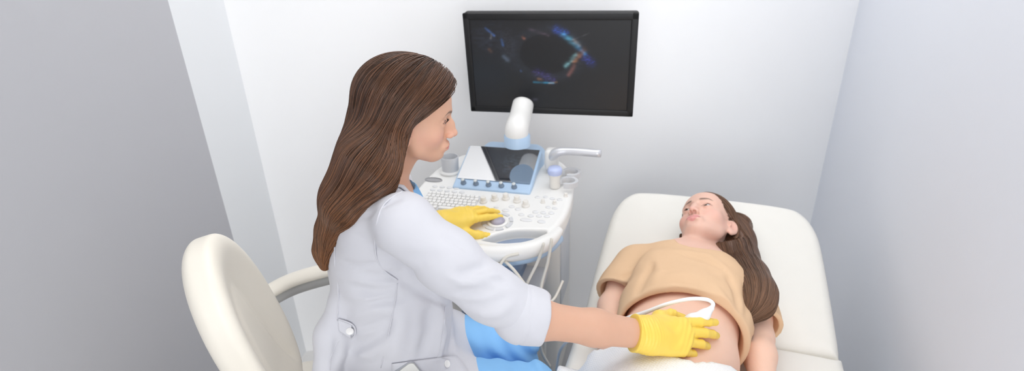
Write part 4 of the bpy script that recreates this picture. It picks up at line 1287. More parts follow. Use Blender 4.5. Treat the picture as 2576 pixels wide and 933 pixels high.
# collar of the coat: a folded band lying round the neck
inner = [(0.026, 0.082, -0.070), (0.044, 0.062, -0.030), (0.056, 0.030, 0.006), (0.057, -0.010, 0.026), (0.036, -0.048, 0.036), (0.0, -0.060, 0.038), (-0.036, -0.048, 0.036), (-0.057, -0.010, 0.026), (-0.056, 0.030, 0.006), (-0.044, 0.062, -0.030), (-0.026, 0.082, -0.070)]
outer = [(0.050, 0.090, -0.105), (0.078, 0.066, -0.060), (0.094, 0.028, -0.022), (0.090, -0.024, -0.006), (0.058, -0.074, -0.004), (0.0, -0.092, -0.006), (-0.058, -0.074, -0.004), (-0.090, -0.024, -0.006), (-0.094, 0.028, -0.022), (-0.078, 0.066, -0.060), (-0.050, 0.090, -0.105)]
ip = smooth_path([tb(p[0], p[1] - 0.014, p[2]) for p in inner], 6); op_ = smooth_path([tb(p[0], p[1] - 0.014, p[2]) for p in outer], 6)
def settle(P, gap):
    P = P.astype(np.float32)
    for _ in range(4):
        d = Sc.eval(P); g = Sc.grad(P)
        P = (P + np.clip(gap - d, -0.03, 0.03)[:, None] * g).astype(np.float32)
    return P
NCW = 7
rows_ = []
for q in range(NCW):
    t_ = q / (NCW - 1)
    Pq = ip * (1 - t_) + op_ * t_ + tz_ * 0.010 * math.sin(math.pi * t_)
    st_ = settle(Pq.copy(), 0.0035 + 0.002 * (1 - t_))
    w_ = sstep(0.15, 0.75, np.array([t_]))[0]
    rows_.append(Pq * (1 - w_) + st_ * w_)
Vc = np.concatenate(rows_); nc = len(ip); ii = np.arange(NCW * nc).reshape(NCW, nc)
Fc = np.stack([ii[:-1, :-1], ii[:-1, 1:], ii[1:, 1:], ii[1:, :-1]], -1).reshape(-1, 4)
o = new_mesh('collar', Vc, Fc, M['coat'], coat)
sm = o.modifiers.new('thickness', 'SOLIDIFY'); sm.thickness = 0.0028; sm.offset = 0.0
tube('collar_edge', rows_[-1], 0.0017, M['coat'], o, n=6, raw=True)

# gloves
def glove(name, T, R, side, curl, spread, thumb, arm_dir, cuff_len, r0, hs=1.0):
    S = Solid()
    add_hand(S, T, R, side, curl, spread, thumb, hs, fat=1.06)
    a = np.asarray(arm_dir, float); a /= np.linalg.norm(a)
    S.chain([T + R @ np.array([0, 0.018, 0.0]), T, T + a * cuff_len], [0.0270, 0.0300, r0], 0.02)
    S.half(T + a * (cuff_len - 0.002), a, 0.001)
    Tf, Rf, af = T.astype(np.float32), R.astype(np.float32), a.astype(np.float32)
    def wr(X, D):
        q = (X - Tf) @ Rf; al = (X - Tf) @ af
        w = sstep(-0.030, 0.005, al)
        r = -0.0005 * w * (np.sin(al * 900 + 3 * np.sin(q[:, 0] * 70) + q[:, 2] * 60) + np.sin(al * 510 + 2.4 * np.sin(q[:, 0] * 45 + 1) - q[:, 2] * 90) * np.sin(q[:, 0] * 80 + q[:, 2] * 50))
        r += -0.0016 * np.exp(-((al - cuff_len + 0.004) / 0.0018) ** 2)
        kn = np.exp(-((q[:, 1] - 0.088) / 0.018) ** 2)
        r += 0.0006 * kn * np.sin(q[:, 1] * 500 + q[:, 0] * 260)
        r += 0.0007 * np.exp(-((q[:, 1] - 0.045) / 0.03) ** 2) * np.sin(q[:, 0] * 230 + q[:, 1] * 110 + 2 * np.sin(q[:, 1] * 90))
        return r
    S.warp(wr)
    lo, hi = T - 0.24, T + 0.24
    return solid_obj(name, S, lo, hi, 0.0016, M['glove'], doctor), S
# right hand on the belly: fingers to the right, back of the hand up and towards the camera
fwR = at_d(1745, 846, 1.155) - wrR; fwR /= np.linalg.norm(fwR)
bk = np.array([-0.10, -0.62, 0.78]); rx = np.cross(fwR, bk); rx /= np.linalg.norm(rx)
gR = np.stack([rx, fwR, np.cross(rx, fwR)], 1)
gl, SgR = glove('glove', wrR, gR, 1, [(0.03, 0.12, 0.08), (0.14, 0.24, 0.18), (0.24, 0.32, 0.24), (0.34, 0.40, 0.28)], 0.65,
      [(-0.016, 0.016, -0.008), (-0.042, 0.046, -0.018), (-0.050, 0.082, -0.028), (-0.046, 0.114, -0.034)], cuR - wrR, 0.034, 0.0365, 1.0)
# left hand on the worktop
fwL = at_z(1262, 512, 0.886) - wrL; fwL /= np.linalg.norm(fwL)
bkL = np.array([0.05, -0.20, 1.0]); rxL = np.cross(fwL, bkL); rxL /= np.linalg.norm(rxL)
gL = np.stack([rxL, fwL, np.cross(rxL, fwL)], 1)
gl2, SgL = glove('glove', wrL, gL, -1, [(0.10, 0.10, 0.10), (0.12, 0.18, 0.15), (0.15, 0.2, 0.18), (0.2, 0.22, 0.2)], 1.2,
      [(-0.020, 0.016, -0.008), (-0.048, 0.046, -0.018), (-0.066, 0.076, -0.024), (-0.076, 0.104, -0.030)], elL - wrL, 0.05, 0.036)

# hair
Hs = Solid()
Hs.frame(dT + dR @ np.array([0, -0.004, 0.003]), dR, HH)
Hs.ell((0, -0.016, 0.036), (0.083, 0.106, 0.090), 0.02)
Hs.ell((0, 0.030, 0.052), (0.066, 0.062, 0.056), 0.03)
Hs.ell((0.010, -0.030, -0.050), (0.072, 0.070, 0.085), 0.04)
Hs.frame()
hpx = [((966, 330), 1.17, 0.074), ((932, 418), 1.10, 0.060), ((870, 503), 1.10, 0.040), ((832, 580), 1.14, 0.019), ((816, 630), 1.165, 0.011), ((818, 668), 1.165, 0.004)]
hc_ = [at_d(*p, d) for p, d, r in hpx]
Hs.chain([dh((0.045, -0.035, -0.06)), dh((0.045, -0.045, -0.105)), at_d(975, 455, 1.11)], [0.036, 0.032, 0.018], 0.03)
Hs.chain(hc_, [r for _, _, r in hpx], 0.04, 'u', (tr, 1.35))
def front_cut(X, D):
    q = (X - dT.astype(np.float32)) @ dR.astype(np.float32) / HS
    lim = -0.006 + np.maximum(0.25 * q[:, 2], 1.15 * q[:, 2])
    cut = (q[:, 1] - lim) * 0.7
    on = (q[:, 2] < 0.085)
    return np.where(on, np.maximum(cut - D, 0), 0)
Hs.warp(front_cut)
V, Fq = mesh_solid(Hs, (-0.55, 0.9, 0.85), (0.0, 1.35, 1.45), 0.003)
rg = np.random.default_rng(11)
hbase = np.array([0.095, 0.043, 0.023]); htip = np.array([0.25, 0.105, 0.042])
cols = np.tile(hbase * 0.8, (len(V), 1))
tt = sstep(1.22, 0.98, V[:, 2])[:, None]
cols = cols * (1 - tt) + htip * 0.7 * tt
hair = new_mesh('hair', V, Fq, M['hair'], doctor, cols=cols)
# guides: swept back from the parting over the ears, down the back
def gpx(pts): return [at_d(x, y, d) for x, y, d in pts]
guides = [
    [dh((0.01, 0.085, 0.085)), dh((0.055, 0.055, 0.055)), dh((0.075, 0.005, 0.0)), dh((0.076, -0.022, -0.07)), at_d(1000, 440, 1.08), at_d(930, 485, 1.07), at_d(860, 560, 1.11), at_d(835, 640, 1.14), at_d(828, 680, 1.15)],
    [dh((0.01, 0.05, 0.118)), dh((0.065, 0.02, 0.085)), dh((0.082, -0.02, 0.02)), dh((0.078, -0.04, -0.06)), at_d(960, 440, 1.07), at_d(890, 510, 1.09), at_d(840, 590, 1.12), at_d(820, 660, 1.14)],
    [dh((0.0, 0.0, 0.126)), dh((0.055, -0.05, 0.10)), dh((0.070, -0.085, 0.03)), dh((0.065, -0.10, -0.06)), at_d(900, 440, 1.12), at_d(845, 530, 1.13), at_d(810, 610, 1.14), at_d(806, 670, 1.15)],
    [dh((0.0, -0.04, 0.124)), dh((0.02, -0.095, 0.09)), dh((0.025, -0.12, 0.02)), dh((0.03, -0.13, -0.06)), at_d(868, 430, 1.16), at_d(818, 520, 1.16), at_d(797, 600, 1.16), at_d(802, 670, 1.16)],
    [dh((-0.01, -0.02, 0.124)), dh((-0.05, -0.09, 0.08)), dh((-0.05, -0.12, 0.0)), dh((-0.05, -0.13, -0.07)), at_d(875, 430, 1.24), at_d(825, 520, 1.22), at_d(800, 600, 1.2), at_d(805, 670, 1.18)],
]
NS = 5200
q = (V - dT) @ dR / HS
sel = (q[:, 2] > -0.10)
roots = surface_points(V[sel], NS, rg)
ql = (roots - dT) @ dR / HS
keep = (ql[:, 0] > -0.06)
roots = roots[keep]
tipz = rg.normal(0.905, 0.022, len(roots))
Lr = np.clip((roots[:, 2] - tipz) * 1.22, 0.05, 0.62)
out, al = grow(Hs, roots, guides, Lr, 0.009, (-0.001, 0.004), 21, 0.055, 0.014)
Vs, Fs, si, tp = strands_mesh(out, al, 0.00062, rg)
sv = rg.normal(1.0, 0.42, len(roots)).clip(0.4, 2.3)
cc = (hbase * (1 - (tp ** 1.4)[:, None]) + htip * (tp ** 1.4)[:, None]) * sv[si][:, None]
st = new_mesh('hair_strands', Vs, Fs, M['hair'], hair, cols=cc)

# the phone in the coat pocket
p0 = Sc.hit(1030, 932, 0.6, off=0.007)
pn = Sc.grad(p0[None].astype(np.float32))[0].astype(float)
ex = at_d(1030, 905, 1.1) - at_d(985, 931, 1.1); ex -= pn * (ex @ pn); ex /= np.linalg.norm(ex)
ey = np.cross(pn, ex)
if ey[2] > 0: ey = -ey                                      # down into the pocket
pc = p0 + (at_d(1037, 906, 1.1) - at_d(1030, 932, 1.1))
pm = Matrix([[ex[i], -ey[i], pn[i], 0] for i in range(3)] + [[0, 0, 0, 1]])
ph_o = thing('smartphone', 'white phone with a metal rim sticking out of the white coat pocket', 'phone', pc)
def rounded(w, h, r, n=8):
    out = []
    for cx, cy, a0 in ((w / 2 - r, h / 2 - r, 0), (-w / 2 + r, h / 2 - r, 90), (-w / 2 + r, -h / 2 + r, 180), (w / 2 - r, -h / 2 + r, 270)):
        for q in range(n + 1):
            a = math.radians(a0 + 90 * q / n); out.append((cx + r * math.cos(a), cy + r * math.sin(a)))
    return out
def slab_obj(name, w, h, r, t, z, material):
    bm = bmesh.new(); vs = [bm.verts.new((x, y, z)) for x, y in rounded(w, h, r)]
    f = bm.faces.new(vs); g = bmesh.ops.extrude_face_region(bm, geom=[f])
    bmesh.ops.translate(bm, vec=(0, 0, t), verts=[v for v in g['geom'] if isinstance(v, bmesh.types.BMVert)])
    bmesh.ops.recalc_face_normals(bm, faces=bm.faces)
    o = obj_bm(name, bm, material, None, smooth=True, sharp=40)
    o.matrix_basis = Matrix.Translation(Vector(pc - ex * 0.032 + ey * 0.062)) @ pm
    attach(o, ph_o); return o
slab_obj('rim', 0.066, 0.130, 0.012, 0.007, -0.0035, M['metal'])
slab_obj('back_plate', 0.0625, 0.1265, 0.0105, 0.0012, 0.0030, M['phone'])
# ------------------------------------------------------------------ the patient on the couch
PL = -0.05                                                   # where her midline lies across the couch
patient = thing('person', 'young woman in a peach crop T-shirt lying on the cream couch, belly bare', 'person', B(PL, -0.3, 0.0))
def plane_hit(x, y, h):
    """point at height h above the backrest cushion on the sight line of an image point"""
    r = ray(x, y); p0 = BO + bnr * h
    return CAM + r * (((p0 - CAM) @ bnr) / (r @ bnr))
pT = plane_hit(1778, 566, 0.098)
turn, chin, rollh = math.radians(29), math.radians(2), math.radians(2)
fwd = math.cos(turn) * bnr - math.sin(turn) * bu
up = bvr * math.cos(rollh) + bu * math.sin(rollh)
fwd = fwd * math.cos(chin) + bvr * math.sin(chin)
pR = axes(fwd, up)
PS = 0.95
def ph(p): return pT + pR @ (np.asarray(p, float) * PS)

sR_, sL_ = B(PL - 0.150, 0.118, 0.075), B(PL + 0.148, 0.068, 0.070)
eR_, eL_ = at_z(1541, 772, 0.675), at_z(1904, 846, 0.680)
wR_, wL_ = B(-0.205, -0.325, 0.036), at_z(1922, 990, 0.665)
nb_ = B(PL - 0.005, 0.165, 0.080)
def bw(l, s, h): return BO + bu * (PL + l) + (bv if s < 0 else bvr) * s + (bz if s < 0 else bnr) * h
torso = [(-0.0, 0.11, 0.088), (-0.005, 0.0, 0.098), (-0.012, -0.12, 0.100), (-0.020, -0.25, 0.097), (-0.02, -0.38, 0.092), (-0.01, -0.48, 0.096)]
trad = [0.076, 0.088, 0.097, 0.101, 0.096, 0.096]
S = Solid()
add_head(S, pT, pR, PS, lid=0.0002, nose=0.72)
S.chain([ph((0, -0.034, -0.050)), ph((0, -0.036, -0.115)), nb_], [0.044, 0.042, 0.050], 0.014)
S.chain([nb_, bw(*torso[0])], [0.052, 0.07], 0.05)
S.chain([bw(*t) for t in torso], trad, 0.05, 'u', (bu, 1.22))
for s in (-1, 1):
    S.ell(bw(s * 0.068, 0.0, 0.150), (0.062, 0.065, 0.045), 0.05, 'u', np.stack([bu, bv, bz], 1))
S.chain([sR_, bw(-0.05, 0.13, 0.08), bw(0.05, 0.112, 0.08), sL_], [0.046, 0.055, 0.055, 0.046], 0.05)
def hand_frame(e, w, up=bz):
    f = w - e; return axes(f, up) if False else np.stack([np.cross(f / np.linalg.norm(f), up) / np.linalg.norm(np.cross(f, up)), f / np.linalg.norm(f), np.cross(np.cross(f / np.linalg.norm(f), up) / np.linalg.norm(np.cross(f, up)), f / np.linalg.norm(f))], 1)
for sh, el, wr, sd in ((sR_, eR_, wR_, 1), (sL_, eL_, wL_, -1)):
    S.chain([sh, (sh + el) / 2, el], [0.045, 0.042, 0.037], 0.03); S.chain([el, el + (wr - el) * 0.35, wr], [0.037, 0.0365, 0.0250], 0.02)
    add_hand(S, wr, hand_frame(el, wr), sd, [(0.15, 0.25, 0.2)] * 4, 1.0)
for s in (-1, 1):
    S.chain([bw(s * 0.085, -0.46, 0.10), bw(s * 0.095, -0.86, 0.085), bw(s * 0.10, -1.18, 0.055)], [0.095, 0.062, 0.045], 0.03)
    S.cone(bw(s * 0.10, -1.18, 0.05), bw(s * 0.12, -1.22, 0.16), 0.036, 0.028, 0.03)
nv = bw(0.0, -0.285, 0.198)
S.ell(nv, (0.006, 0.004, 0.010), 0.008, 's')
hc2 = head_colors(pT, pR, 'patient', PS)
zc = bvr; cutp = B(0, 0.105, 0)
Sh = Solid(); Sh.ops = list(S.ops); Sh.half(cutp, -zc, 0.0005)
Sb = Solid(); Sb.ops = list(S.ops); Sb.half(cutp + zc * 0.004, zc, 0.0005)
Vh, Fh = mesh_solid(Sh, pT - (0.2, 0.3, 0.2), pT + (0.2, 0.2, 0.2), 0.0018)
Vb, Fb = mesh_solid(Sb, (-0.20, -0.10, 0.60), (0.80, 1.60, 0.98), 0.0045)
gz = pR.T @ (np.array([-0.25, 0.1, 0.6]) / 0.66)
Ve, Fe, Ce = eyeballs(pT, pR, (0.26, 0.95, 0.04), (0.07, 0.06, 0.05), PS)
def body_col(V):
    c = np.tile(np.array([0.83, 0.545, 0.415]), (len(V), 1))
    L = np.linalg.norm(V - nb_, axis=1); w = sstep(0.20, 0.06, L)[:, None]
    return c * (1 - w) + np.array(SKIN['patient']) * w
ch = hc2(Vh.astype(np.float32))
body2 = join_body('body', [(Vh, Fh, ch, M['skin']), (Vb, Fb, body_col(Vb), M['skin']), (Ve, Fe, Ce, M['eye'])], patient)
# T-shirt pulled up over the belly
St = Solid()
St.chain([bw(-0.01, 0.120, 0.078), bw(0, 0.08, 0.090), bw(-0.005, 0.0, 0.104), bw(-0.010, -0.11, 0.112), bw(-0.014, -0.26, 0.112)], [0.066, 0.088, 0.100, 0.112, 0.121], 0.05, 'u', (bu, 1.27))
for s in (-1, 1):
    St.ell(bw(s * 0.066, -0.005, 0.158), (0.068, 0.072, 0.048), 0.05, 'u', np.stack([bu, bv, bz], 1))
St.chain([sR_, bw(-0.05, 0.125, 0.085), bw(0.05, 0.100, 0.083), sL_], [0.056, 0.062, 0.062, 0.056], 0.05)
for sh, el in ((sR_, eR_), (sL_, eL_)):
    St.chain([sh, sh + (el - sh) * 0.45, sh + (el - sh) * 0.78], [0.058, 0.061, 0.068], 0.03)
for sh, el in ((sR_, eR_), (sL_, eL_)):
    d = el - sh; e0 = sh + d * 0.70
    St.chain([sh + d * 0.50, sh + d * 0.95], [0.050, 0.0605], 0.005, 's')
    def sleeve_end(X, D, e0=(sh + d * 0.76).astype(np.float32), dn=(d / np.linalg.norm(d)).astype(np.float32)):
        q = X - e0
        return np.where(np.linalg.norm(q, axis=1) < 0.085, np.maximum(q @ dn - D, 0), 0)
    St.warp(sleeve_end)
shirt_base = Solid(); shirt_base.ops = list(St.ops)
def spath(px):
    return [p for p in (shirt_base.hit(x, y, 0.9) for x, y in px) if p is not None]
for px, amp, w in [
    ([(1698, 634), (1728, 646), (1765, 657), (1802, 668)], -0.0028, 0.0035), ([(1645, 655), (1620, 700), (1600, 745)], -0.008, 0.012), ([(1640, 635), (1660, 680), (1640, 720)], 0.004, 0.012),
    ([(1720, 640), (1770, 652), (1820, 680)], -0.004, 0.010), ([(1700, 628), (1780, 640), (1840, 690)], 0.004, 0.010),
    ([(1830, 690), (1850, 730), (1862, 790)], -0.008, 0.012), ([(1800, 720), (1835, 770), (1850, 830)], 0.006, 0.012),
    ([(1660, 700), (1720, 690), (1780, 705)], 0.004, 0.016), ([(1640, 735), (1690, 712), (1760, 722), (1810, 745)], -0.003, 0.008),
    ([(1600, 670), (1585, 690), (1560, 700)], -0.004, 0.010), ([(1870, 700), (1880, 760), (1875, 800)], -0.006, 0.012)]:
    p = spath(px)
    if len(p) > 1: St.warp(crease(p, amp, w))
St.warp(lambda X, D: -0.0013 * np.sin(X[:, 0] * 55 + 20 * X[:, 1]) * np.sin(X[:, 1] * 48 + 10 * X[:, 2]))
hemp = bw(0, -0.160, 0.23)
hem_n = -bv * 0.95 + bu * 0.06 + bz * 0.26
# the belly side is open: hollow from the hem towards the head
St.chain([bw(-0.010, -0.09, 0.108), bw(-0.014, -0.22, 0.109), bw(-0.014, -0.40, 0.109)], [0.097, 0.1145, 0.1255], 0.003, 's', (bu, 1.27))
St.half(hemp, hem_n, 0.005)
St.cone(ph((0, -0.02, -0.07)), nb_ + bnr * 0.04 - bvr * 0.022 + bu * 0.012, 0.060, 0.068, 0.008, 's')
V, Fq = mesh_solid(St, (0.12, 0.80, 0.60), (0.85, 1.50, 0.95), 0.0030)
shirt = new_mesh('t_shirt', V, Fq, M['tshirt'], patient)

# hair
Hp = Solid().frame(pT, pR, PS)
Hp.ell((0, -0.018, 0.034), (0.080, 0.100, 0.088), 0.02)
Hp.ell((-0.02, -0.045, -0.035), (0.062, 0.055, 0.075), 0.03)
Hp.ell((0.045, -0.06, -0.06), (0.03, 0.03, 0.06), 0.03)
Hp.ell((0.062, -0.045, -0.105), (0.020, 0.022, 0.040), 0.02)
Hp.frame()
ppx = [((1852, 568), 0.735, 0.045), ((1848, 610), 0.737, 0.043), ((1856, 650), 0.742, 0.040), ((1878, 693), 0.755, 0.040), ((1896, 732), 0.766, 0.037), ((1893, 763), 0.762, 0.029), ((1878, 788), 0.755, 0.014)]
Hp.chain([at_z(*p, z) for p, z, r in ppx], [r for _, _, r in ppx], 0.05, 'u', (bnr, 0.8))
Hp.cone(at_z(1713, 596, 0.725), at_z(1711, 612, 0.715), 0.013, 0.011, 0.01)
def pcut(X, D):
    q = (X - pT.astype(np.float32)) @ pR.astype(np.float32) / PS
    z = q[:, 2]
    lim = -0.034 + 0.055 * sstep(-0.045, -0.135, z) + 0.050 * sstep(-0.002, 0.030, z) + np.maximum(0.0, 0.70 * z)
    cut = (q[:, 1] - lim) * 0.7
    near = np.linalg.norm(q, axis=1) < 0.19
    return np.where(near & (z < 0.092) & (z > -0.14), np.maximum(cut - D, 0), 0)
Hp.warp(pcut)
V, Fq = mesh_solid(Hp, (0.38, 0.95, 0.62), (0.85, 1.78, 0.98), 0.003)
hb2, ht2 = np.array([0.125, 0.062, 0.035]), np.array([0.19, 0.10, 0.055])
hair2 = new_mesh('hair', V, Fq, M['hair'], patient, cols=np.tile(hb2 * 1.0, (len(V), 1)))
tail = lambda dx, dz=0.02: [at_z(x + dx, y, z + dz) for (x, y), z, r in ppx]
g2 = [
    [ph((0.02, 0.075, 0.075)), ph((-0.045, 0.045, 0.070)), ph((-0.070, 0.0, 0.03)), ph((-0.076, -0.035, -0.03))] + tail(0),
    [ph((0.0, 0.03, 0.118)), ph((-0.06, -0.01, 0.085)), ph((-0.080, -0.045, 0.03)), ph((-0.075, -0.07, -0.04))] + tail(18),
    [ph((0.0, -0.03, 0.122)), ph((-0.05, -0.07, 0.08)), ph((-0.065, -0.09, 0.02)), ph((-0.065, -0.095, -0.05))] + tail(35, 0.01),
    [ph((-0.06, 0.01, 0.0)), ph((-0.066, -0.02, -0.05))] + tail(-18),
    [ph((0.04, 0.06, 0.075)), ph((0.070, 0.01, 0.03)), ph((0.072, -0.04, -0.04)), ph((0.05, -0.06, -0.12))],
]
rg = np.random.default_rng(12)
roots = surface_points(V[V[:, 2] > 0.66], 5200, rg)
# how far each root still is from the tips
rl = ((roots - at_z(1895, 780, 0.75)) @ bvr)
Lr = np.clip(rl * 1.25 + 0.02 + rg.normal(0, 0.012, len(roots)), 0.03, 0.6)
out, al = grow(Hp, roots, g2, Lr, 0.009, (-0.001, 0.003), 22, 0.05, 0.014)
Vs, Fs, si, tp = strands_mesh(out, al, 0.0008, rg)
sv = rg.normal(1.05, 0.28, len(roots)).clip(0.45, 1.9)
cc = (hb2 * (1 - tp[:, None]) + ht2 * tp[:, None]) * sv[si][:, None]
new_mesh('hair_strands', Vs, Fs, M['hair'], hair2, cols=cc)

# white paper sheet over hips and legs
ns, nl = 110, 90
ss = np.linspace(-0.372, -1.32, ns); ll = np.linspace(-0.50, 0.215, nl)
H = np.zeros((ns, nl)); Lx = np.zeros((ns, nl))
cover = Solid(); 
cover.chain([bw(*t) for t in torso[2:]], [r + 0.004 for r in trad[2:]], 0.05, 'u', (bu, 1.22))
cover.cone(eR_, wR_, 0.048, 0.048, 0.05); cover.cone(wR_, wR_ + (wR_ - eR_) * 1.0, 0.060, 0.050, 0.05)
for s in (-1, 1):
    cover.chain([bw(s * 0.085, -0.46, 0.10), bw(s * 0.095, -0.86, 0.085), bw(s * 0.10, -1.18, 0.055)], [0.10, 0.068, 0.052], 0.06)
    cover.cone(bw(s * 0.10, -1.18, 0.05), bw(s * 0.12, -1.22, 0.16), 0.042, 0.034, 0.05)
edge_l = -0.335
P3 = np.zeros((ns, nl, 3))
for i, s in enumerate(ss):
    for j, l in enumerate(ll):
        P3[i, j] = B(max(l, edge_l - 0.008), s + (0.105 * min(1, max(0, (-0.06 - l) / 0.22)) + 0.052 * min(1, max(0, (l + 0.03) / 0.1))) * max(0, 1 - i / 40), 0)
cols_ = P3.reshape(-1, 3).copy()
zz = np.full(len(cols_), 0.616 + 0.004)
top = np.linspace(0.90, 0.62, 60)
done = np.zeros(len(cols_), bool)
for z in top:
    q = cols_.copy(); q[:, 2] = z
    inside = (cover.eval(q.astype(np.float32)) < 0.006) & ~done
    zz[inside] = z; done |= inside
Z = zz.reshape(ns, nl)
for _ in range(10):                                          # paper spans the hollows
    Zs = Z.copy()
    Zs[1:-1, 1:-1] = (Z[:-2, 1:-1] + Z[2:, 1:-1] + Z[1:-1, :-2] + Z[1:-1, 2:]) / 4
    Z = np.maximum(Z, Zs)
for _ in range(5):
    Zs = Z.copy(); Zs[1:-1, 1:-1] = (Z[:-2, 1:-1] + Z[2:, 1:-1] + Z[1:-1, :-2] + Z[1:-1, 2:] + 2 * Z[1:-1, 1:-1]) / 6; Z = Zs
for i in range(ns):
    for j in range(nl):
        over = max(0.0, (edge_l - 0.008) - ll[j])
        P3[i, j, 2] = Z[i, j] - over + 0.002 * math.sin(ss[i] * 23 + ll[j] * 17)
        P3[i, j] += bv * (0.012 * math.sin(ll[j] * 14) - 0.02 * (ll[j] + 0.1)) * (1 - i / ns)
Vp = P3.reshape(-1, 3); ii = np.arange(ns * nl).reshape(ns, nl)
Fp = np.stack([ii[:-1, :-1], ii[1:, :-1], ii[1:, 1:], ii[:-1, 1:]], -1).reshape(-1, 4)
nt_ = M['paper'].node_tree                                   # diagonal quilting
tc_ = nt_.nodes.new('ShaderNodeTexCoord'); bp_ = nt_.nodes.new('ShaderNodeBump'); bp_.inputs['Strength'].default_value = 0.5; bp_.inputs['Distance'].default_value = 0.0012
hs_ = []
for ang in (35, -35):
    mp_ = nt_.nodes.new('ShaderNodeMapping'); mp_.inputs['Rotation'].default_value = (0, 0, math.radians(ang)); nt_.links.new(tc_.outputs['Object'], mp_.inputs['Vector'])
    wv_ = nt_.nodes.new('ShaderNodeTexWave'); wv_.inputs['Scale'].default_value = 55; nt_.links.new(mp_.outputs[0], wv_.inputs['Vector']); hs_.append(wv_)
mx_ = nt_.nodes.new('ShaderNodeMath'); mx_.operation = 'MAXIMUM'
nt_.links.new(hs_[0].outputs['Fac'], mx_.inputs[0]); nt_.links.new(hs_[1].outputs['Fac'], mx_.inputs[1]); nt_.links.new(mx_.outputs[0], bp_.inputs['Height'])
nt_.links.new(bp_.outputs[0], nt_.nodes['Principled BSDF'].inputs['Normal'])
sheet = new_mesh('paper_sheet', Vp, Fp, M['paper'])
sm = sheet.modifiers.new('thickness', 'SOLIDIFY'); sm.thickness = 0.0012; sm.offset = 1.0
tag(sheet, 'white quilted paper sheet spread over the hips of the lying woman', 'paper sheet')

# the probe in the right hand with its cable
pr_tip = S.hit(1712, 838, 0.9); 
pr_a = at_d(1742, 806, 1.185); pr_b = at_d(1772, 792, 1.185); pr_c = at_d(1790, 775, 1.19)
probe = thing('ultrasound_probe', 'white probe held in the yellow gloved hand on the belly, cable looping left', 'ultrasound probe', pr_a)
Sp = Solid()
Sp.chain([pr_tip, pr_tip + (pr_a - pr_tip) * 0.45, pr_a], [0.015, 0.017, 0.0135], 0.012)
Sp.chain([pr_a, pr_b, pr_c], [0.0125, 0.0105, 0.0060], 0.010)
solid_obj('handle', Sp, pr_tip - 0.12, pr_tip + 0.14, 0.002, M['probe_white'], probe)
cab = [pr_c, at_d(1793, 763, 1.195), at_d(1776, 753, 1.20), at_d(1735, 752, 1.205), at_d(1680, 764, 1.21), at_d(1625, 785, 1.22), at_d(1580, 801, 1.25), at_d(1530, 822, 1.32), at_d(1480, 842, 1.40), at_d(1440, 850, 1.47), at_d(1410, 880, 1.55), at_d(1400, 930, 1.60)]
tube('cable', cab, [0.0050, 0.0044, 0.0042, 0.0042, 0.0044, 0.0060, 0.0048, 0.0042, 0.0042, 0.0042], M['probe_white'], probe, n=10)
# the flat strain relief lying beside the glove
# ------------------------------------------------------------------ the doctor's chair
CHY = math.radians(13)
cf = np.array([math.cos(CHY), math.sin(CHY), 0]); crr = np.array([-math.sin(CHY), math.cos(CHY), 0])       # forward, to the far side
chc = np.array([-0.36, 1.06, 0.0])
chair = thing('office_chair', 'cream upholstered office chair with a rounded backrest under the woman in the white coat', 'chair', chc, CHY)
def cw(f, r, z): return chc + cf * f + crr * r + tz_ * z
CRm = np.stack([cf, crr, tz_], 1)
tilt = math.radians(12)
bR = np.stack([cf * math.cos(tilt) + tz_ * -math.sin(tilt) * -1 * 0 + tz_ * math.sin(tilt) * 0 + 0 * cf, crr, tz_], 1)
bf = cf * math.cos(tilt) + tz_ * math.sin(tilt); bup = tz_ * math.cos(tilt) - cf * math.sin(tilt)
bR = np.stack([bf, crr, bup], 1)
bc = at_d(607, 838, 1.19)
chb = np.array([bc[0], bc[1], 0]) - cf * 0.0
BF = float((bc - chc) @ cf); BR = float((bc - chc) @ crr)

S = Solid().frame(bc, bR)
bcT, bcR = bc.astype(np.float32), bR.astype(np.float32)
def back_shell(X):
    q = (X - bcT) @ bcR
    y, z = q[:, 1] / (0.128 - 0.03 * np.clip(q[:, 2], -0.2, 0.24)), q[:, 2] / 0.230
    e = (np.abs(y) ** 2.15 + np.abs(z) ** 2.15 + 1e-9) ** (1 / 2.15)
    d2 = (e - 1) * 0.128
    bend = 0.30 * q[:, 1] ** 2 * 3.2 + 0.25 * q[:, 2] ** 2
    rim = 0.018 * sstep(0.45, 0.95, e) 
    th = 0.030 + rim * 0.5
    dz = np.abs(q[:, 0] - bend - rim * 0.35) - th
    r = 0.027
    a = np.stack([d2 + r, dz + r], 1)
    return (np.sqrt((np.maximum(a, 0) ** 2).sum(1)) + np.minimum(a.max(1), 0) - r) * 0.8
S.add(back_shell, 0.001)
# stitched lumbar panel: two grooves converging upwards
for sgn in (-1, 1):
    gp = [bc + bR @ np.array([0.031 + 0.96 * yy ** 2 + 0.25 * zz ** 2, sgn * yy, zz]) for yy, zz in ((0.008, 0.12), (0.034, 0.06), (0.050, -0.03), (0.058, -0.13), (0.058, -0.21))]
    S.warp(crease(smooth_path(gp, 4), -0.006, 0.009))
V, Fq = mesh_solid(S, bc - 0.42, bc + 0.42, 0.004)
new_mesh('backrest', V, Fq, M['chair_cream'], chair)
S = Solid(); S.box(cw(0.0, 0, 0.475), (0.25, 0.255, 0.045), 0.04, 0.01, 'u', CRm)
S.box(cw(0.17, 0, 0.468), (0.10, 0.235, 0.045), 0.044, 0.03, 'u', CRm)
V, Fq = mesh_solid(S, chc + (-0.4, -0.4, 0.38), chc + (0.4, 0.4, 0.56), 0.005)
new_mesh('seat', V, Fq, M['chair_cream'], chair)
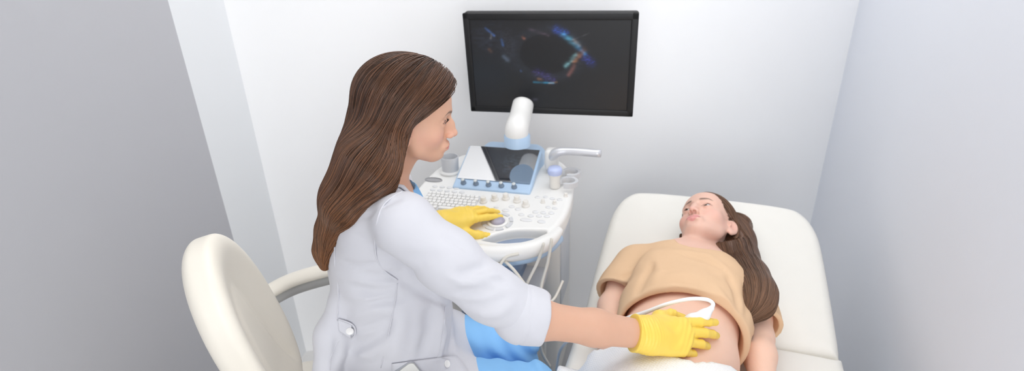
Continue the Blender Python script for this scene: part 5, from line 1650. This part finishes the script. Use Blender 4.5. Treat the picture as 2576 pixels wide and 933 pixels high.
for sgn in (-1, 1):
    r = 0.27 * sgn
    pts = [cw(-0.26, r * 0.90, 0.752), cw(-0.18, r * 0.98, 0.772), cw(-0.06, r, 0.785), cw(0.06, r, 0.785), cw(0.14, r, 0.770)]
    path = smooth_path(pts, 6)
    V, Fc = tube_mesh(path, 0.026, 14); V = np.array(V); V[:, 2] = (V[:, 2] - np.repeat(path[:, 2], 14)) * 0.62 + np.repeat(path[:, 2], 14)
    arm = new_mesh('armrest', V, Fc, M['chair_cream'], chair)
    V, Fc = tube_mesh(path - np.array([0, 0, 0.026]), 0.019, 12); new_mesh('arm_bar', V, Fc, M['grey_plastic'], arm)
    tube('arm_support', [cw(0.08, r, 0.745), cw(0.10, r * 1.0, 0.62), cw(0.06, r * 0.95, 0.47), cw(0.0, r * 0.72, 0.437)], 0.016, M['grey_plastic'], chair, n=10)
tube('back_bracket', [cw(-0.10, 0, 0.42), cw(-0.27, 0, 0.42), cw(-0.325, 0, 0.52), cw(-0.335, 0, 0.66)], 0.022, M['grey_plastic'], chair, n=12)
bm = bmesh.new(); bm_lathe(bm, [(0, 0.10), (0.035, 0.10), (0.035, 0.25), (0.025, 0.26), (0.025, 0.42), (0.07, 0.425), (0.07, 0.44), (0, 0.44)], 28); obj_bm('gas_column', bm, M['grey_plastic'], chair, sharp=45)
for k in range(5):
    a = 2 * math.pi * k / 5 + 0.4
    e = np.array([math.cos(a), math.sin(a), 0])
    tube('leg', [chc + tz_ * 0.115 + e * 0.02, chc + tz_ * 0.105 + e * 0.15, chc + tz_ * 0.075 + e * 0.28], [0.026, 0.022, 0.016], M['grey_plastic'], chair, n=10)
    leg = chair.children[-1]
    bm = bmesh.new(); bm_lathe(bm, [(0, -0.02), (0.022, -0.02), (0.028, -0.012), (0.028, 0.012), (0.022, 0.02), (0, 0.02)], 20, Matrix.Rotation(math.pi / 2, 4, 'Y'))
    bmesh.ops.translate(bm, vec=Vector(chc + e * 0.285 + tz_ * 0.029), verts=bm.verts)
    obj_bm('castor', bm, M['dark_grey'], leg, sharp=45, local=False)
